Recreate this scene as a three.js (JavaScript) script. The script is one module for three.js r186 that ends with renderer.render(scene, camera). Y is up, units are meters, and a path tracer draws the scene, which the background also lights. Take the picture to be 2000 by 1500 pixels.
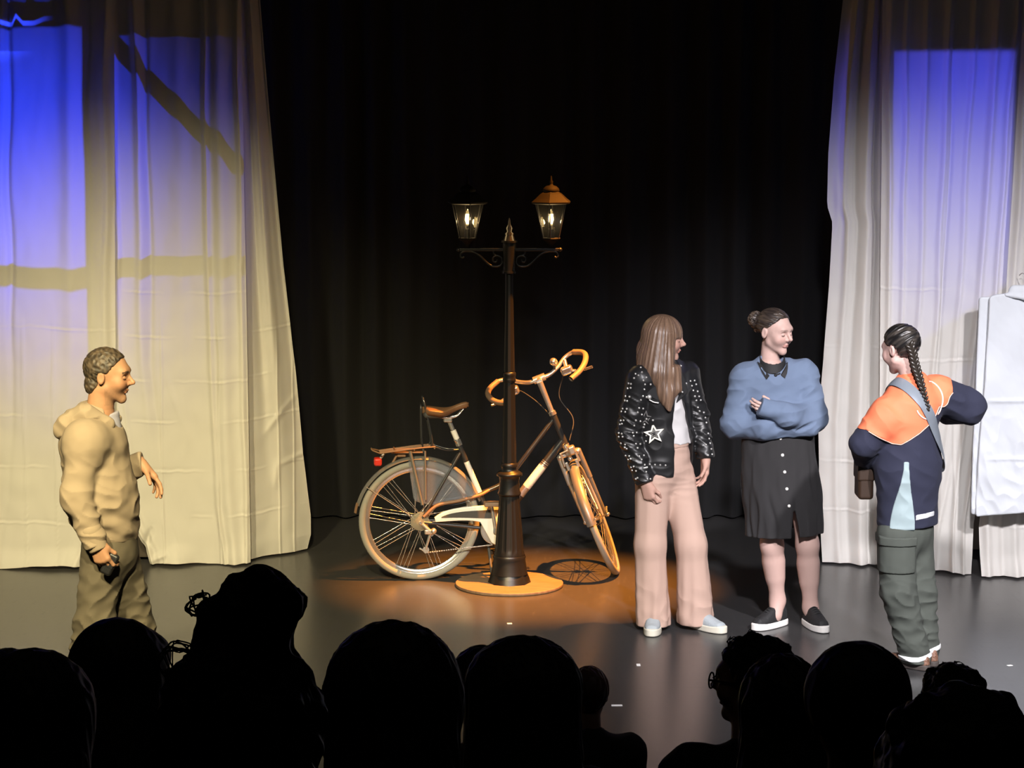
import * as THREE from 'three';
import { RoundedBoxGeometry } from 'three/addons/geometries/RoundedBoxGeometry.js';
import { mergeGeometries, mergeVertices } from 'three/addons/utils/BufferGeometryUtils.js';
import { createNoise2D, createNoise3D } from 'simplex-noise';

// ---------------------------------------------------------------- camera, lights, exposure
const scene = new THREE.Scene();
scene.background = new THREE.Color(0x000000);
const camera = new THREE.PerspectiveCamera(18.52, 4 / 3, 0.1, 60);
camera.position.set(0, 2.8, 13.3);
camera.rotation.set(THREE.MathUtils.degToRad(-7.174), 0, 0);
const renderer = new THREE.WebGLRenderer({ antialias: true });
renderer.toneMapping = THREE.LinearToneMapping;
renderer.toneMappingExposure = 1.0;
renderer.shadowMap.enabled = true;

function spot(color, intensity, pos, target, angleDeg, penumbra, radius) {
  const l = new THREE.SpotLight(color, intensity, 0, THREE.MathUtils.degToRad(angleDeg), penumbra, 2);
  l.position.set(...pos); l.target.position.set(...target);
  l.castShadow = true; l.shadow.radius = radius; l.shadow.mapSize.set(2048, 2048);
  scene.add(l); scene.add(l.target);
  return l;
}
// stage lanterns above and in front of the stage
const WARM = new THREE.Color(1.0, 0.835, 0.46), WHITE = new THREE.Color(1.0, 0.96, 1.0);
const LAMPS = [
  ['warm', WARM, 360, [-2.6, 5.7, 9.0], [-1.95, 0.0, 0.75], 17.5, 1.0, 9],
  ['warm', WARM, 350, [-0.8, 5.7, 9.6], [-2.05, 0.0, 0.75], 16.5, 1.0, 9],
  ['white', WHITE, 390, [3.7, 5.7, 9.0], [2.7, 0.0, 0.75], 18, 1.0, 9],
  ['white', WHITE, 350, [0.9, 5.7, 9.6], [2.0, 0.0, 0.75], 17, 1.0, 9],
  ['amber', new THREE.Color(1.0, 0.31, 0.035), 1250, [1.75, 5.6, 0.9], [0.1, 0.0, 0.2], 11.5, 0.7, 2],
];
// blue floods in the wings, behind the white cloths
const FLOODS = [
  [new THREE.Color(0.02, 0.05, 1.0), 26, [-3.55, 2.5, -1.7], [-3.05, 2.3, -0.35], 44, 1.0, 2],
  [new THREE.Color(0.02, 0.05, 1.0), 30, [-3.2, 3.08, -1.6], [-2.95, 3.22, -0.3], 13, 0.8, 1],
  [new THREE.Color(0.07, 0.08, 1.0), 14, [3.1, 2.95, -1.7], [2.65, 2.5, -0.2], 36, 1.0, 2],
];
for (const [, c, i, p, t, a, b, r] of LAMPS) spot(c, i, p, t, a, b, r);
for (const [c, i, p, t, a, b, r] of FLOODS) spot(c, i, p, t, a, b, r);

// ---------------------------------------------------------------- helpers
const noise2 = createNoise2D(rng(11)), noise3 = createNoise3D(rng(23));
function rng(seed) { let s = seed >>> 0; return () => { s = (s + 0x6D2B79F5) >>> 0; let t = Math.imul(s ^ (s >>> 15), 1 | s); t = (t + Math.imul(t ^ (t >>> 7), 61 | t)) ^ t; return ((t ^ (t >>> 14)) >>> 0) / 4294967296; }; }
const lin = (r, g, b) => new THREE.Color().setRGB(r, g, b);
const mat = (color, roughness = 0.8, extra = {}) => new THREE.MeshPhysicalMaterial({ color, roughness, side: THREE.DoubleSide, ...extra });
const usedNames = new Map();
function numbered(name) { const n = usedNames.get(name) || 0; usedNames.set(name, n + 1); return n ? `${name}_${String(n).padStart(3, '0')}` : name; }
function tag(o, label, category, group, kind) {
  o.userData.label = label; o.userData.category = category;
  if (group) o.userData.group = group;
  if (kind) o.userData.kind = kind;
  return o;
}
function thing(name, label, category, pos = [0, 0, 0], turn = 0, group) {
  const o = new THREE.Group(); o.name = numbered(name); o.position.set(...pos); o.rotation.y = turn; scene.add(o);
  return tag(o, label, category, group);
}
function part(name, geo, m, parent) { const o = new THREE.Mesh(geo, m); o.name = name; parent.add(o); return o; }
function single(name, geo, m, label, category, group) { const o = new THREE.Mesh(geo, m); o.name = numbered(name); scene.add(o); return tag(o, label, category, group); }
function structure(name, geo, m, label) { const o = new THREE.Mesh(geo, m); o.name = name; o.userData.kind = 'structure'; if (label) o.userData.label = label; scene.add(o); return o; }
function box(x0, x1, y0, y1, z0, z1) { return new THREE.BoxGeometry(x1 - x0, y1 - y0, z1 - z0).translate((x0 + x1) / 2, (y0 + y1) / 2, (z0 + z1) / 2); }
function rbox(w, h, d, r, x = 0, y = 0, z = 0, seg = 2) { return new RoundedBoxGeometry(w, h, d, seg, r).translate(x, y, z); }
const v3 = (a) => new THREE.Vector3(a[0], a[1], a[2]);
function bar(a, b, ra, rb = ra, seg = 10) {
  const A = v3(a), B = v3(b), d = B.clone().sub(A), g = new THREE.CylinderGeometry(rb, ra, d.length(), seg, 1);
  g.applyQuaternion(new THREE.Quaternion().setFromUnitVectors(new THREE.Vector3(0, 1, 0), d.normalize()));
  return g.translate((A.x + B.x) / 2, (A.y + B.y) / 2, (A.z + B.z) / 2);
}
function tube(pts, r, seg = 40, rad = 8, closed = false, tension = 0.5) {
  return new THREE.TubeGeometry(new THREE.CatmullRomCurve3(pts.map(v3), closed, 'catmullrom', tension), seg, r, rad, closed);
}
function lathe(pts, seg = 32) { return new THREE.LatheGeometry(pts.map(([r, y]) => new THREE.Vector2(r, y)), seg); }
function ball(r, x, y, z, seg = 14) { return new THREE.SphereGeometry(r, seg, Math.max(6, seg * 0.7 | 0)).translate(x, y, z); }
function merge(list) {
  const plain = list.map((g) => { const h = g.index ? g.toNonIndexed() : g; for (const k of Object.keys(h.attributes)) if (!['position', 'normal', 'uv'].includes(k)) h.deleteAttribute(k); return h; });
  return mergeGeometries(plain);
}
const lerp = (a, b, t) => a + (b - a) * t, clamp = (x, a, b) => Math.min(b, Math.max(a, x));
const smooth = (a, b, x) => { const t = clamp((x - a) / (b - a), 0, 1); return t * t * (3 - 2 * t); };
function poly(table, y) {                     // piecewise-linear lookup of [[y, value], ...] with y falling
  if (y >= table[0][0]) return table[0][1];
  for (let i = 1; i < table.length; i++) if (y >= table[i][0]) return lerp(table[i][1], table[i - 1][1], (y - table[i][0]) / (table[i - 1][0] - table[i][0]));
  return table[table.length - 1][1];
}
function dataTexture(n, fn, srgb = true, rx = 1, ry = 1) {
  const d = new Uint8Array(n * n * 4);
  for (let j = 0; j < n; j++) for (let i = 0; i < n; i++) { const c = fn(i / n, j / n); const k = (j * n + i) * 4; d[k] = c[0]; d[k + 1] = c[1]; d[k + 2] = c[2]; d[k + 3] = 255; }
  const t = new THREE.DataTexture(d, n, n); t.wrapS = t.wrapT = THREE.RepeatWrapping; t.magFilter = THREE.LinearFilter; t.minFilter = THREE.LinearMipmapLinearFilter;
  if (srgb) t.colorSpace = THREE.SRGBColorSpace; t.repeat.set(rx, ry); t.needsUpdate = true; return t;
}
// ---------------------------------------------------------------- the room: black box stage and raked auditorium
{
  const black = mat(lin(0.012, 0.012, 0.013), 0.95);
  const scuff = (u, v) => {
    const a = noise2(u * 40, v * 40) * 0.5 + noise2(u * 160 + 9, v * 160) * 0.5, s = noise2(u * 300, v * 14 + 4), s2 = noise2(u * 16 + 31, v * 260);
    return [a, Math.max(0, s - 0.72) * 3 + Math.max(0, s2 - 0.76) * 3];
  };
  const floorColor = dataTexture(1024, (u, v) => { const [a, s] = scuff(u, v); const k = 56 + a * 1.5 + s * 12; return [k, k * 0.985, k * 0.99]; });
  const floorRough = dataTexture(512, (u, v) => { const [a, s] = scuff(u, v); const k = 76 + a * 1.2 + s * 14; return [k, k, k]; }, false);
  for (const t of [floorColor, floorRough]) t.repeat.set(1.6, 1.3);
  structure('floor', box(-4.6, 4.6, -0.12, 0, -2.6, 3.95), new THREE.MeshPhysicalMaterial({ color: 0xffffff, map: floorColor, roughness: 0.95, roughnessMap: floorRough, specularIntensity: 1.0 }));
  structure('wall_back', box(-4.8, 4.8, -1.6, 6.2, -2.8, -2.6), black);
  structure('wall_left', box(-4.8, -4.6, -1.6, 6.2, -2.6, 15.4), black);
  structure('wall_right', box(4.6, 4.8, -1.6, 6.2, -2.6, 15.4), black);
  structure('wall_front', box(-4.8, 4.8, -1.6, 6.2, 15.4, 15.6), black);
  structure('ceiling', box(-4.8, 4.8, 6.2, 6.4, -2.8, 15.6), black);
  structure('wall_stage_front', box(-4.6, 4.6, -1.6, -0.12, 3.83, 3.95), black);
  structure('floor_auditorium', box(-4.6, 4.6, -1.75, -1.6, 3.95, 15.4), black);
}

// ---------------------------------------------------------------- cloths
function sheet(nx, ny, at) {
  const pos = new Float32Array((nx + 1) * (ny + 1) * 3), uv = new Float32Array((nx + 1) * (ny + 1) * 2), idx = [];
  for (let j = 0; j <= ny; j++) for (let i = 0; i <= nx; i++) {
    const k = j * (nx + 1) + i, p = at(i / nx, j / ny);
    pos.set(p, k * 3); uv.set([p[0], p[1]], k * 2);
    if (i < nx && j < ny) idx.push(k, k + nx + 1, k + 1, k + 1, k + nx + 1, k + nx + 2);
  }
  const g = new THREE.BufferGeometry();
  g.setAttribute('position', new THREE.BufferAttribute(pos, 3)); g.setAttribute('uv', new THREE.BufferAttribute(uv, 2)); g.setIndex(idx); g.computeVertexNormals();
  return g;
}
{
  // black drape across the back of the stage
  const drape = sheet(420, 24, (u, v) => {
    const x = lerp(-2.7, 2.7, u), y = lerp(5.9, 0.012, v);
    const ph = x * 27 + 2.2 * noise2(x * 0.9, 3) + 0.25 * noise2(x * 2, y * 0.7);
    const z = -1.92 + (0.045 + 0.03 * noise2(x * 1.3, 8)) * Math.sin(ph) + 0.02 * Math.sin(ph * 0.37 + 1) + 0.012 * noise2(x * 9, y * 0.5);
    return [x, y, z];
  });
  single('backdrop_curtain', drape, mat(lin(0.0035, 0.0035, 0.0045), 1.0, { sheen: 0.05, sheenRoughness: 0.6, sheenColor: lin(0.04, 0.04, 0.045) }), 'full-height black pleated drape closing the back of the stage', 'curtain');
}
const cloth = mat(lin(0.80, 0.775, 0.73), 1.0, { transmission: 0.46, thickness: 0, specularIntensity: 0.2 });
// ridge: thin raised line of an ironed fold
const ridge = (d, w) => Math.exp(-(d * d) / (w * w));
function whiteCloth(label, o) {
  const g = sheet(o.nx || 130, o.ny || 400, (u, v) => {
    const top = o.top ?? 4.6, bot = o.bottom(u), y = v < 0.18 ? lerp(top, 1.75, v / 0.18) : lerp(1.75, bot, (v - 0.18) / 0.82);
    const x = lerp(poly(o.left, y), poly(o.right, y), u);
    let z = (typeof o.z === 'function' ? o.z(u, y) : o.z) + o.pleat(u, y, x);
    z += 0.006 * noise2(x * 2.6 + o.seed, y * 1.1) + 0.0025 * noise2(x * 9 + o.seed, y * 5);
    const sag = 0.02 * noise2(x * 1.5 + o.seed, 5) + 0.006 * noise2(x * 8, o.seed);
    for (const c of o.creases || []) z += (0.0042 * ridge(y - c - sag, 0.006) - 0.0022 * ridge(y - c - sag - 0.014, 0.01)) * clamp(0.5 + 0.9 * noise2(x * 3, c * 7), 0, 1.2) + 0.005 * smooth(0.1, 0, Math.abs(y - c - sag + 0.1)) * noise2(x * 3, c);
    for (const c of o.uprights || []) z += 0.008 * ridge(x - c - 0.01 * noise2(y * 1.2, c), 0.006) * smooth(1.6, 1.2, y);
    for (const [x0, y0, x1, y1, amp] of o.folds || []) {        // slanted pulls in the cloth
      const dx = x1 - x0, dy = y1 - y0, t = clamp(((x - x0) * dx + (y - y0) * dy) / (dx * dx + dy * dy), 0, 1), d = Math.hypot(x - x0 - t * dx, y - y0 - t * dy);
      z += amp * ridge(d, 0.018) * Math.sin(Math.PI * clamp(t, 0.02, 0.98));
    }
    const pool = smooth(0.14, 0, y);
    z += pool * (0.02 + 0.035 * noise2(x * 4 + o.seed, 1)) ;
    return [x, y, z];
  });
  return single('white_curtain', g, cloth, label, 'curtain', 'white cloths hung at the sides of the stage');
}
const gath = (u, y, list) => { let z = 0; for (const [c, w, a, lo] of list) z += 0.72 * a * ridge(u - c - 0.012 * noise2(y * 0.9, c * 9), w) * (lo === undefined ? 1 : lerp(lo, 1, smooth(0.2, 2.6, y))); return z; };
whiteCloth('outermost white cloth behind the man in the beige hoodie, glowing deep blue', {
  seed: 1, left: [[4.6, -3.75], [0, -3.75]], right: [[4.6, -2.25], [3.3, -2.265], [1.2, -2.30], [0.4, -2.36], [0, -2.52]], bottom: (u) => 0.012 + 0.012 * Math.sin(u * 9), z: -0.27,
  pleat: (u, y) => gath(u, y, [[0.07, 0.02, 0.05], [0.2, 0.015, -0.05], [0.33, 0.03, 0.05], [0.585, 0.012, -0.05, 0.1], [0.83, 0.03, 0.045, 0.2], [0.90, 0.02, -0.03, 0.3], [0.965, 0.014, 0.04, 0.6]]) + 0.006 * Math.sin(u * 21 + noise2(u, y) * 0.5) * smooth(0.2, 3, y) + 0.012 * Math.sin(u * 9 + 1),
  creases: [0.27, 0.60, 0.90, 1.42], uprights: [-3.05, -2.66, -2.84],
});
whiteCloth('middle white cloth at the bright yellow-lit stage side, below the slanting bar shadow', {
  seed: 2, left: [[4.6, -2.4], [3.3, -2.38], [1.2, -2.38], [0.35, -2.29], [0.1, -2.16], [0, -2.13]], right: [[4.6, -1.56], [0, -1.545]], bottom: (u) => 0.012 + 0.006 * Math.sin(u * 7), z: (u) => -0.36 - 0.04 * u,
  pleat: (u, y) => gath(u, y, [[0.03, 0.018, 0.035], [0.11, 0.016, 0.03, 0.2], [0.27, 0.03, 0.055, 0.05], [0.33, 0.02, -0.03, 0.1], [0.55, 0.06, 0.02, 0.3], [0.74, 0.02, 0.035, 0.8], [0.84, 0.05, 0.045, 0.9], [0.97, 0.02, 0.04, 0.8]]) + 0.005 * Math.sin(u * 9) ,
  creases: [0.30, 0.57, 0.86, 1.10, 1.36, 1.62], uprights: [-1.72, -2.05], folds: [[-2.2, 0.02, -2.12, 0.24, -0.03], [-2.15, 0.02, -2.02, 0.08, 0.02], [-2.05, 1.2, -1.9, 0.75, 0.006]],
});
whiteCloth('innermost white cloth falling in gathers to a slanted edge by the bicycle', {
  seed: 3, left: [[4.6, -1.63], [3.3, -1.60], [0, -1.575]], right: [[4.6, -1.52], [3.3, -1.465], [2.4, -1.405], [1.75, -1.36], [1.1, -1.30], [0.6, -1.265], [0.22, -1.225], [0.1, -1.225], [0.0, -1.25]], bottom: (u) => 0.012, z: (u, y) => -0.5 - 0.26 * u * smooth(3.6, 0, y) - 0.05 * u, nx: 170,
  pleat: (u, y) => 0.024 * Math.sin(u * 12 + 0.5 * Math.sin(y * 0.9)) * smooth(0.15, 1.7, y) + 0.006 * Math.sin(u * 31 + y * 0.4) * smooth(0.3, 2, y) + 0.01 * Math.sin(u * 9 + 2),
  creases: [0.29, 0.56, 0.86, 1.12, 1.38], uprights: [-1.40, -1.32], folds: [[-1.5, 0.72, -1.28, 1.0, 0.012], [-1.42, 0.55, -1.22, 0.62, 0.012], [-1.42, 0.4, -1.4, 0.62, 0.01]],
});
whiteCloth('narrow lilac-white cloth bulging beside the girl in the blue jumper', {
  seed: 4, left: [[4.6, 2.02], [3.3, 1.905], [2.86, 1.862], [2.42, 1.835], [2.12, 1.832], [2.02, 1.865], [1.65, 1.852], [0.85, 1.802], [0.35, 1.82], [0, 1.838]], right: [[4.6, 2.3], [3.3, 2.25], [0.3, 2.27], [0, 2.27]], bottom: (u) => 0.012, z: (u, y) => -0.43 + 0.1 * u,
  pleat: (u, y) => gath(u, y, [[0.22, 0.05, 0.05, 0.6], [0.36, 0.04, -0.035, 0.5], [0.5, 0.06, 0.05, 0.8], [0.62, 0.03, -0.04, 0.7], [0.82, 0.05, 0.04, 0.6]]) + 0.01 * Math.sin(u * 15 + y),
  creases: [0.33, 0.62, 1.30], folds: [[1.9, 1.95, 1.88, 2.4, 0.02]],
});
whiteCloth('broad white cloth hanging behind the girl in the orange and navy jacket', {
  seed: 5, left: [[4.6, 2.08], [3.3, 2.10], [0, 2.14]], right: [[4.6, 2.97], [3.3, 2.92], [1.6, 2.82], [0.3, 2.665], [0, 2.66]], bottom: (u) => 0.012 + 0.008 * Math.sin(u * 11), z: (u) => -0.22 + 0.13 * u,
  pleat: (u, y) => gath(u, y, [[0.06, 0.02, 0.035, 0.6], [0.17, 0.018, 0.03, 0.4], [0.31, 0.02, 0.03, 0.3], [0.46, 0.02, 0.035, 0.5], [0.50, 0.012, -0.02, 0.8], [0.63, 0.02, 0.03, 0.3], [0.78, 0.025, 0.045, 0.6], [0.9, 0.02, 0.04, 0.9]]) + 0.004 * Math.sin(u * 24 + y * 0.5) * smooth(0.5, 2.4, y),
  creases: [0.33, 0.95, 1.25, 1.66], uprights: [2.35, 2.55], folds: [[2.42, 0.02, 2.55, 0.75, 0.02], [2.6, 0.05, 2.58, 0.6, 0.014]],
});
whiteCloth('outermost white cloth behind the hanging white shirt', {
  seed: 6, left: [[4.6, 2.86], [3.3, 2.86], [1.6, 2.80], [0.3, 2.68], [0, 2.70]], right: [[4.6, 3.7], [0, 3.7]], bottom: (u) => 0.012, z: (u) => -0.02,
  pleat: (u, y) => gath(u, y, [[0.04, 0.02, 0.04], [0.13, 0.02, -0.03], [0.2, 0.02, 0.04], [0.34, 0.03, 0.04], [0.5, 0.03, 0.04], [0.7, 0.03, -0.03]]) + 0.006 * Math.sin(u * 17),
  creases: [0.30, 0.6, 0.95, 1.3],
});

// dark timber frames standing behind the cloths; they show as silhouettes in the blue light
{
  const timber = mat(lin(0.03, 0.022, 0.016), 0.8);
  const board = (f, name, a, b, w, z) => {       // a flat board from a to b of width w
    const dx = b[0] - a[0], dy = b[1] - a[1], L = Math.hypot(dx, dy);
    part(name, rbox(L, w, 0.03, 0.004).rotateZ(Math.atan2(dy, dx)).translate((a[0] + b[0]) / 2, (a[1] + b[1]) / 2, z), timber, f);
  };
  const f = thing('scenery_frame', 'dark timber frame with slanting brace seen as shadow through the blue cloth', 'frame', [0, 0, -0.54]);
  board(f, 'post', [-2.57, 0], [-2.57, 4.4], 0.17, 0); board(f, 'post', [-3.9, 0], [-3.9, 4.4], 0.15, 0); board(f, 'post', [-1.74, 0], [-1.74, 3.3], 0.08, -0.02);
  const wave = [[-3.9, 3.17], [-3.0, 3.165], [-2.965, 3.145], [-2.92, 3.135], [-2.9, 3.175], [-2.87, 3.14], [-2.82, 3.14], [-2.77, 3.16], [-2.7, 3.165]];
  const strip = (edge, y, x1) => { const q = new THREE.Shape(); q.moveTo(-3.9, y); q.lineTo(x1, y); if (x1 > -2.7) q.lineTo(x1, edge(3.16)); for (const [x, h] of [...wave].reverse()) q.lineTo(x, edge(h)); q.closePath(); return new THREE.ExtrudeGeometry(q, { depth: 0.01, bevelEnabled: false }); };
  part('rail', strip((h) => h - 0.005, 3.02, -1.7), timber, f); part('valance', strip((h) => h + 0.017, 3.6, -2.7), timber, f).userData.label = 'black cloth strip with ragged lower edge';
  board(f, 'rail', [-2.72, 3.37], [-1.7, 3.37], 0.46, 0.0); board(f, 'rail', [-3.9, 1.86], [-1.7, 1.85], 0.09, 0.012); board(f, 'rail', [-3.9, 0.12], [-1.7, 0.12], 0.2, 0.012);
  board(f, 'brace', [-2.47, 3.04], [-1.74, 2.34], 0.07, 0.04);
  const r = thing('scenery_frame', 'dark timber frame with boards seen as shadow behind the cloths near the shirt', 'frame', [0, 0, -0.62]);
  board(r, 'post', [2.25, 0], [2.25, 4.3], 0.22, 0); board(r, 'post', [2.98, 0], [2.98, 4.3], 0.12, 0);
  board(r, 'rail', [2.15, 3.12], [3.9, 3.12], 0.26, 0.012); board(r, 'rail', [2.15, 0.2], [3.9, 0.2], 0.3, 0.012); board(r, 'rail', [2.15, 1.42], [3.9, 1.42], 0.14, 0.012);
  board(r, 'brace', [2.3, 1.46], [2.98, 2.02], 0.16, 0.04);
}
// ---------------------------------------------------------------- the stage lanterns themselves, hung from the grid out of view
{
  const can = mat(lin(0.01, 0.01, 0.011), 0.6);
  const labels = ['warm stage lantern hung far out on the walking man side', 'warm stage lantern hung near the middle, turned to the walking man', 'white stage lantern hung far out on the hanging shirt side', 'white stage lantern hung near the middle, turned to the girls', 'amber stage lantern hung above the bicycle', 'blue flood lantern behind the cloth at the walking man side', 'small blue lantern behind the top of the cloth at the walking man side', 'blue flood lantern behind the cloth at the hanging shirt side'];
  [...LAMPS.map((l) => l.slice(1)), ...FLOODS].forEach(([c, i, p, t, a, b, r], k) => {
    const R0 = Math.max(0.05, r * 0.018), dir = v3(t).sub(v3(p)).normalize(), q = new THREE.Quaternion().setFromUnitVectors(new THREE.Vector3(0, 1, 0), dir);
    const g = thing('stage_lantern', labels[k], 'stage light', [0, 0, 0]);
    const put = (geo) => geo.applyQuaternion(q).translate(p[0] - dir.x * 0.03, p[1] - dir.y * 0.03, p[2] - dir.z * 0.03);
    part('housing', put(lathe([[0, -0.36], [R0 * 0.8, -0.34], [R0 * 1.15, -0.22], [R0 * 1.15, 0.0], [R0 * 1.02, 0.0], [R0 * 1.02, -0.012], [0, -0.012]], 28)), can, g);
    part('lens', put(lathe([[0, 0.0], [R0 * 0.6, -0.002], [R0, -0.008]], 28)), new THREE.MeshStandardMaterial({ color: 0x000000, emissive: c, emissiveIntensity: 2 }), g);
    const m = [p[0] - dir.x * 0.2, p[1] - dir.y * 0.2 + R0 * 1.1, p[2] - dir.z * 0.2];
    part('hanging_rod', bar(m, [m[0], 6.2, m[2]], 0.014), can, g);
  });
}
// ---------------------------------------------------------------- two-headed street lamp on a plywood disc
{
  const iron = mat(lin(0.006, 0.006, 0.006), 0.38, { metalness: 0.0, specularIntensity: 0.7 });
  const copper = mat(lin(0.005, 0.0036, 0.0028), 0.75, { specularIntensity: 0.25 });
  const glass = new THREE.MeshPhysicalMaterial({ color: lin(0.93, 0.92, 0.95), roughness: 0.06, transmission: 1, thickness: 0, ior: 1.45, side: THREE.DoubleSide });
  const t = thing('street_lamp', 'black two-headed old-style street lamp standing on a round plywood board', 'street lamp', [-0.015, 0, 0.2]);
  const ply = dataTexture(256, (u, v) => { const g = noise2(u * 3, v * 46) * 0.6 + noise2(u * 9, v * 120) * 0.4; return [104 + g * 15, 86 + g * 13, 66 + g * 10]; });
  const boardGeo = lathe([[0, 0.0], [0.3, 0.0], [0.305, 0.004], [0.305, 0.017], [0.302, 0.02], [0, 0.02]], 64);
  { const p = boardGeo.attributes.position, uv = boardGeo.attributes.uv; for (let i = 0; i < p.count; i++) uv.setXY(i, p.getX(i) * 1.4, p.getZ(i) * 1.4); }
  part('base_board', boardGeo, mat(0xffffff, 0.62, { map: ply }), t).userData.label = 'round plywood board';
  part('foot', merge([new THREE.CylinderGeometry(0.112, 0.122, 0.03, 8).translate(0, 0.035, 0), new THREE.CylinderGeometry(0.104, 0.112, 0.02, 8).translate(0, 0.06, 0)]), iron, t);
  part('foot_bell', lathe([[0.104, 0.07], [0.098, 0.1], [0.094, 0.13], [0.09, 0.155], [0.094, 0.165], [0.088, 0.178]], 40), iron, t);
  // fluted lower column
  const flut = new THREE.CylinderGeometry(1, 1, 1, 96, 24, true);
  { const p = flut.attributes.position; for (let i = 0; i < p.count; i++) { const a = Math.atan2(p.getZ(i), p.getX(i)), h = p.getY(i) + 0.5; const r = lerp(0.086, 0.056, h) * (1 - 0.05 * smooth(0.04, 0.1, h) * smooth(0.97, 0.9, h) * Math.pow(Math.abs(Math.cos(a * 8)), 0.6)); p.setXYZ(i, Math.cos(a) * r, 0.178 + h * 0.345, Math.sin(a) * r); } flut.computeVertexNormals(); }
  part('fluted_column', flut, iron, t);
  part('collar', lathe([[0.05, 0.52], [0.064, 0.522], [0.066, 0.532], [0.06, 0.545], [0.055, 0.6], [0.058, 0.625], [0.072, 0.632], [0.073, 0.645], [0.06, 0.655], [0.045, 0.66], [0.044, 0.68], [0.05, 0.685], [0.046, 0.7], [0.042, 0.705]], 40), iron, t);
  const pole = new THREE.CylinderGeometry(1, 1, 1, 64, 30, true);
  { const p = pole.attributes.position; for (let i = 0; i < p.count; i++) { const a = Math.atan2(p.getZ(i), p.getX(i)), h = p.getY(i) + 0.5, y = 0.7 + h * 1.11; const r = lerp(0.042, 0.0235, Math.min(1, h * 1.15)) * (1 - 0.05 * Math.pow(Math.abs(Math.cos(a * 6)), 0.6)); p.setXYZ(i, Math.cos(a) * r, y, Math.sin(a) * r); } pole.computeVertexNormals(); }
  part('pole', pole, iron, t);
  part('pole_ring', lathe([[0.028, 1.16], [0.036, 1.165], [0.037, 1.18], [0.033, 1.19], [0.037, 1.2], [0.037, 1.215], [0.03, 1.22]], 32), iron, t);
  part('cross_block', merge([new THREE.CylinderGeometry(0.037, 0.037, 0.18, 8).translate(0, 1.865, 0), new THREE.CylinderGeometry(0.044, 0.044, 0.012, 8).translate(0, 1.78, 0), new THREE.CylinderGeometry(0.044, 0.044, 0.012, 8).translate(0, 1.95, 0), new THREE.CylinderGeometry(0.02, 0.034, 0.04, 8).translate(0, 1.975, 0)]), iron, t);
  part('finial', lathe([[0.03, 1.955], [0.022, 1.985], [0.026, 1.995], [0.014, 2.005], [0.019, 2.025], [0.008, 2.045], [0.004, 2.075], [0, 2.085]], 20), iron, t);
  for (const s of [-1, 1]) {
    const L = 0.232, sc = (pts, r) => tube(pts.map(([x, y]) => [s * x, y, 0]), r, 50, 8);
    part('arm', merge([rbox(0.25, 0.017, 0.017, 0.004, s * 0.155, 1.905, 0), ball(0.012, s * 0.283, 1.905, 0),
      sc([[0.036, 1.84], [0.05, 1.818], [0.075, 1.812], [0.105, 1.818], [0.135, 1.842], [0.165, 1.872], [0.2, 1.892], [0.24, 1.897], [0.264, 1.89], [0.272, 1.872], [0.262, 1.86], [0.252, 1.866]], 0.0065),
      sc([[0.04, 1.83], [0.045, 1.86], [0.07, 1.872], [0.09, 1.86], [0.088, 1.84], [0.073, 1.838], [0.068, 1.85]], 0.006), sc([[0.07, 1.872], [0.085, 1.882], [0.088, 1.9]], 0.0055)]), iron, t);
    const g = new THREE.Group(); g.name = 'lantern'; g.position.set(s * L, 1.915, 0); g.rotation.y = s < 0 ? 0.16 : -0.1; t.add(g);
    part('cup', lathe([[0, 0], [0.014, 0.0], [0.01, 0.012], [0.02, 0.022], [0.03, 0.035], [0.05, 0.048], [0.052, 0.056], [0, 0.056]], 24), copper, g);
    const r0 = 0.05, r1 = 0.094, y0 = 0.056, y1 = 0.25, n = 6;
    for (let k = 0; k < n; k++) {
      const a0 = (k + 0.5) * Math.PI / 3, a1 = (k + 1.5) * Math.PI / 3, P = (r, a, y) => [Math.cos(a) * r, y, Math.sin(a) * r];
      const q = [P(r0, a0, y0), P(r0, a1, y0), P(r1, a1, y1), P(r1, a0, y1)], pg = new THREE.BufferGeometry();
      pg.setAttribute('position', new THREE.Float32BufferAttribute([...q[0], ...q[1], ...q[2], ...q[0], ...q[2], ...q[3]], 3)); pg.computeVertexNormals();
      part('pane', pg, glass, g);
      part('glazing_bar', bar(P(r0, a0, y0), P(r1, a0, y1), 0.0032, 0.0032, 6), iron, g);
    }
    const roof = (r, seg) => { const h = lathe(r, 6); h.rotateY(Math.PI / 6 + Math.PI / 2); const f = h.toNonIndexed(); f.computeVertexNormals(); return f; };
    part('roof', merge([roof([[0.1, 0.243], [0.118, 0.248], [0.12, 0.256], [0.096, 0.274], [0.066, 0.3], [0.045, 0.312], [0, 0.312]])]), copper, g);
    part('roof_cap', lathe([[0.043, 0.31], [0.047, 0.318], [0.043, 0.33], [0.03, 0.342], [0.012, 0.348], [0.009, 0.358], [0.012, 0.366], [0.006, 0.376], [0.004, 0.398], [0, 0.4]], 20), copper, g);
    part('lamp_holder', merge([new THREE.CylinderGeometry(0.0165, 0.02, 0.05, 16).translate(0, 0.08, 0)]), iron, g);
    const bulbGlass = lathe([[0.012, 0.105], [0.014, 0.12], [0.022, 0.145], [0.025, 0.165], [0.022, 0.188], [0.014, 0.205], [0.006, 0.215], [0, 0.217]], 24);
    part('bulb', bulbGlass, new THREE.MeshPhysicalMaterial({ color: lin(1, 0.97, 0.9), roughness: 0.03, transmission: 1, thickness: 0, side: THREE.DoubleSide }), g);
    const glow = new THREE.MeshStandardMaterial({ color: 0x000000, emissive: new THREE.Color(1.0, 0.72, 0.28), emissiveIntensity: 12 });
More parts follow.
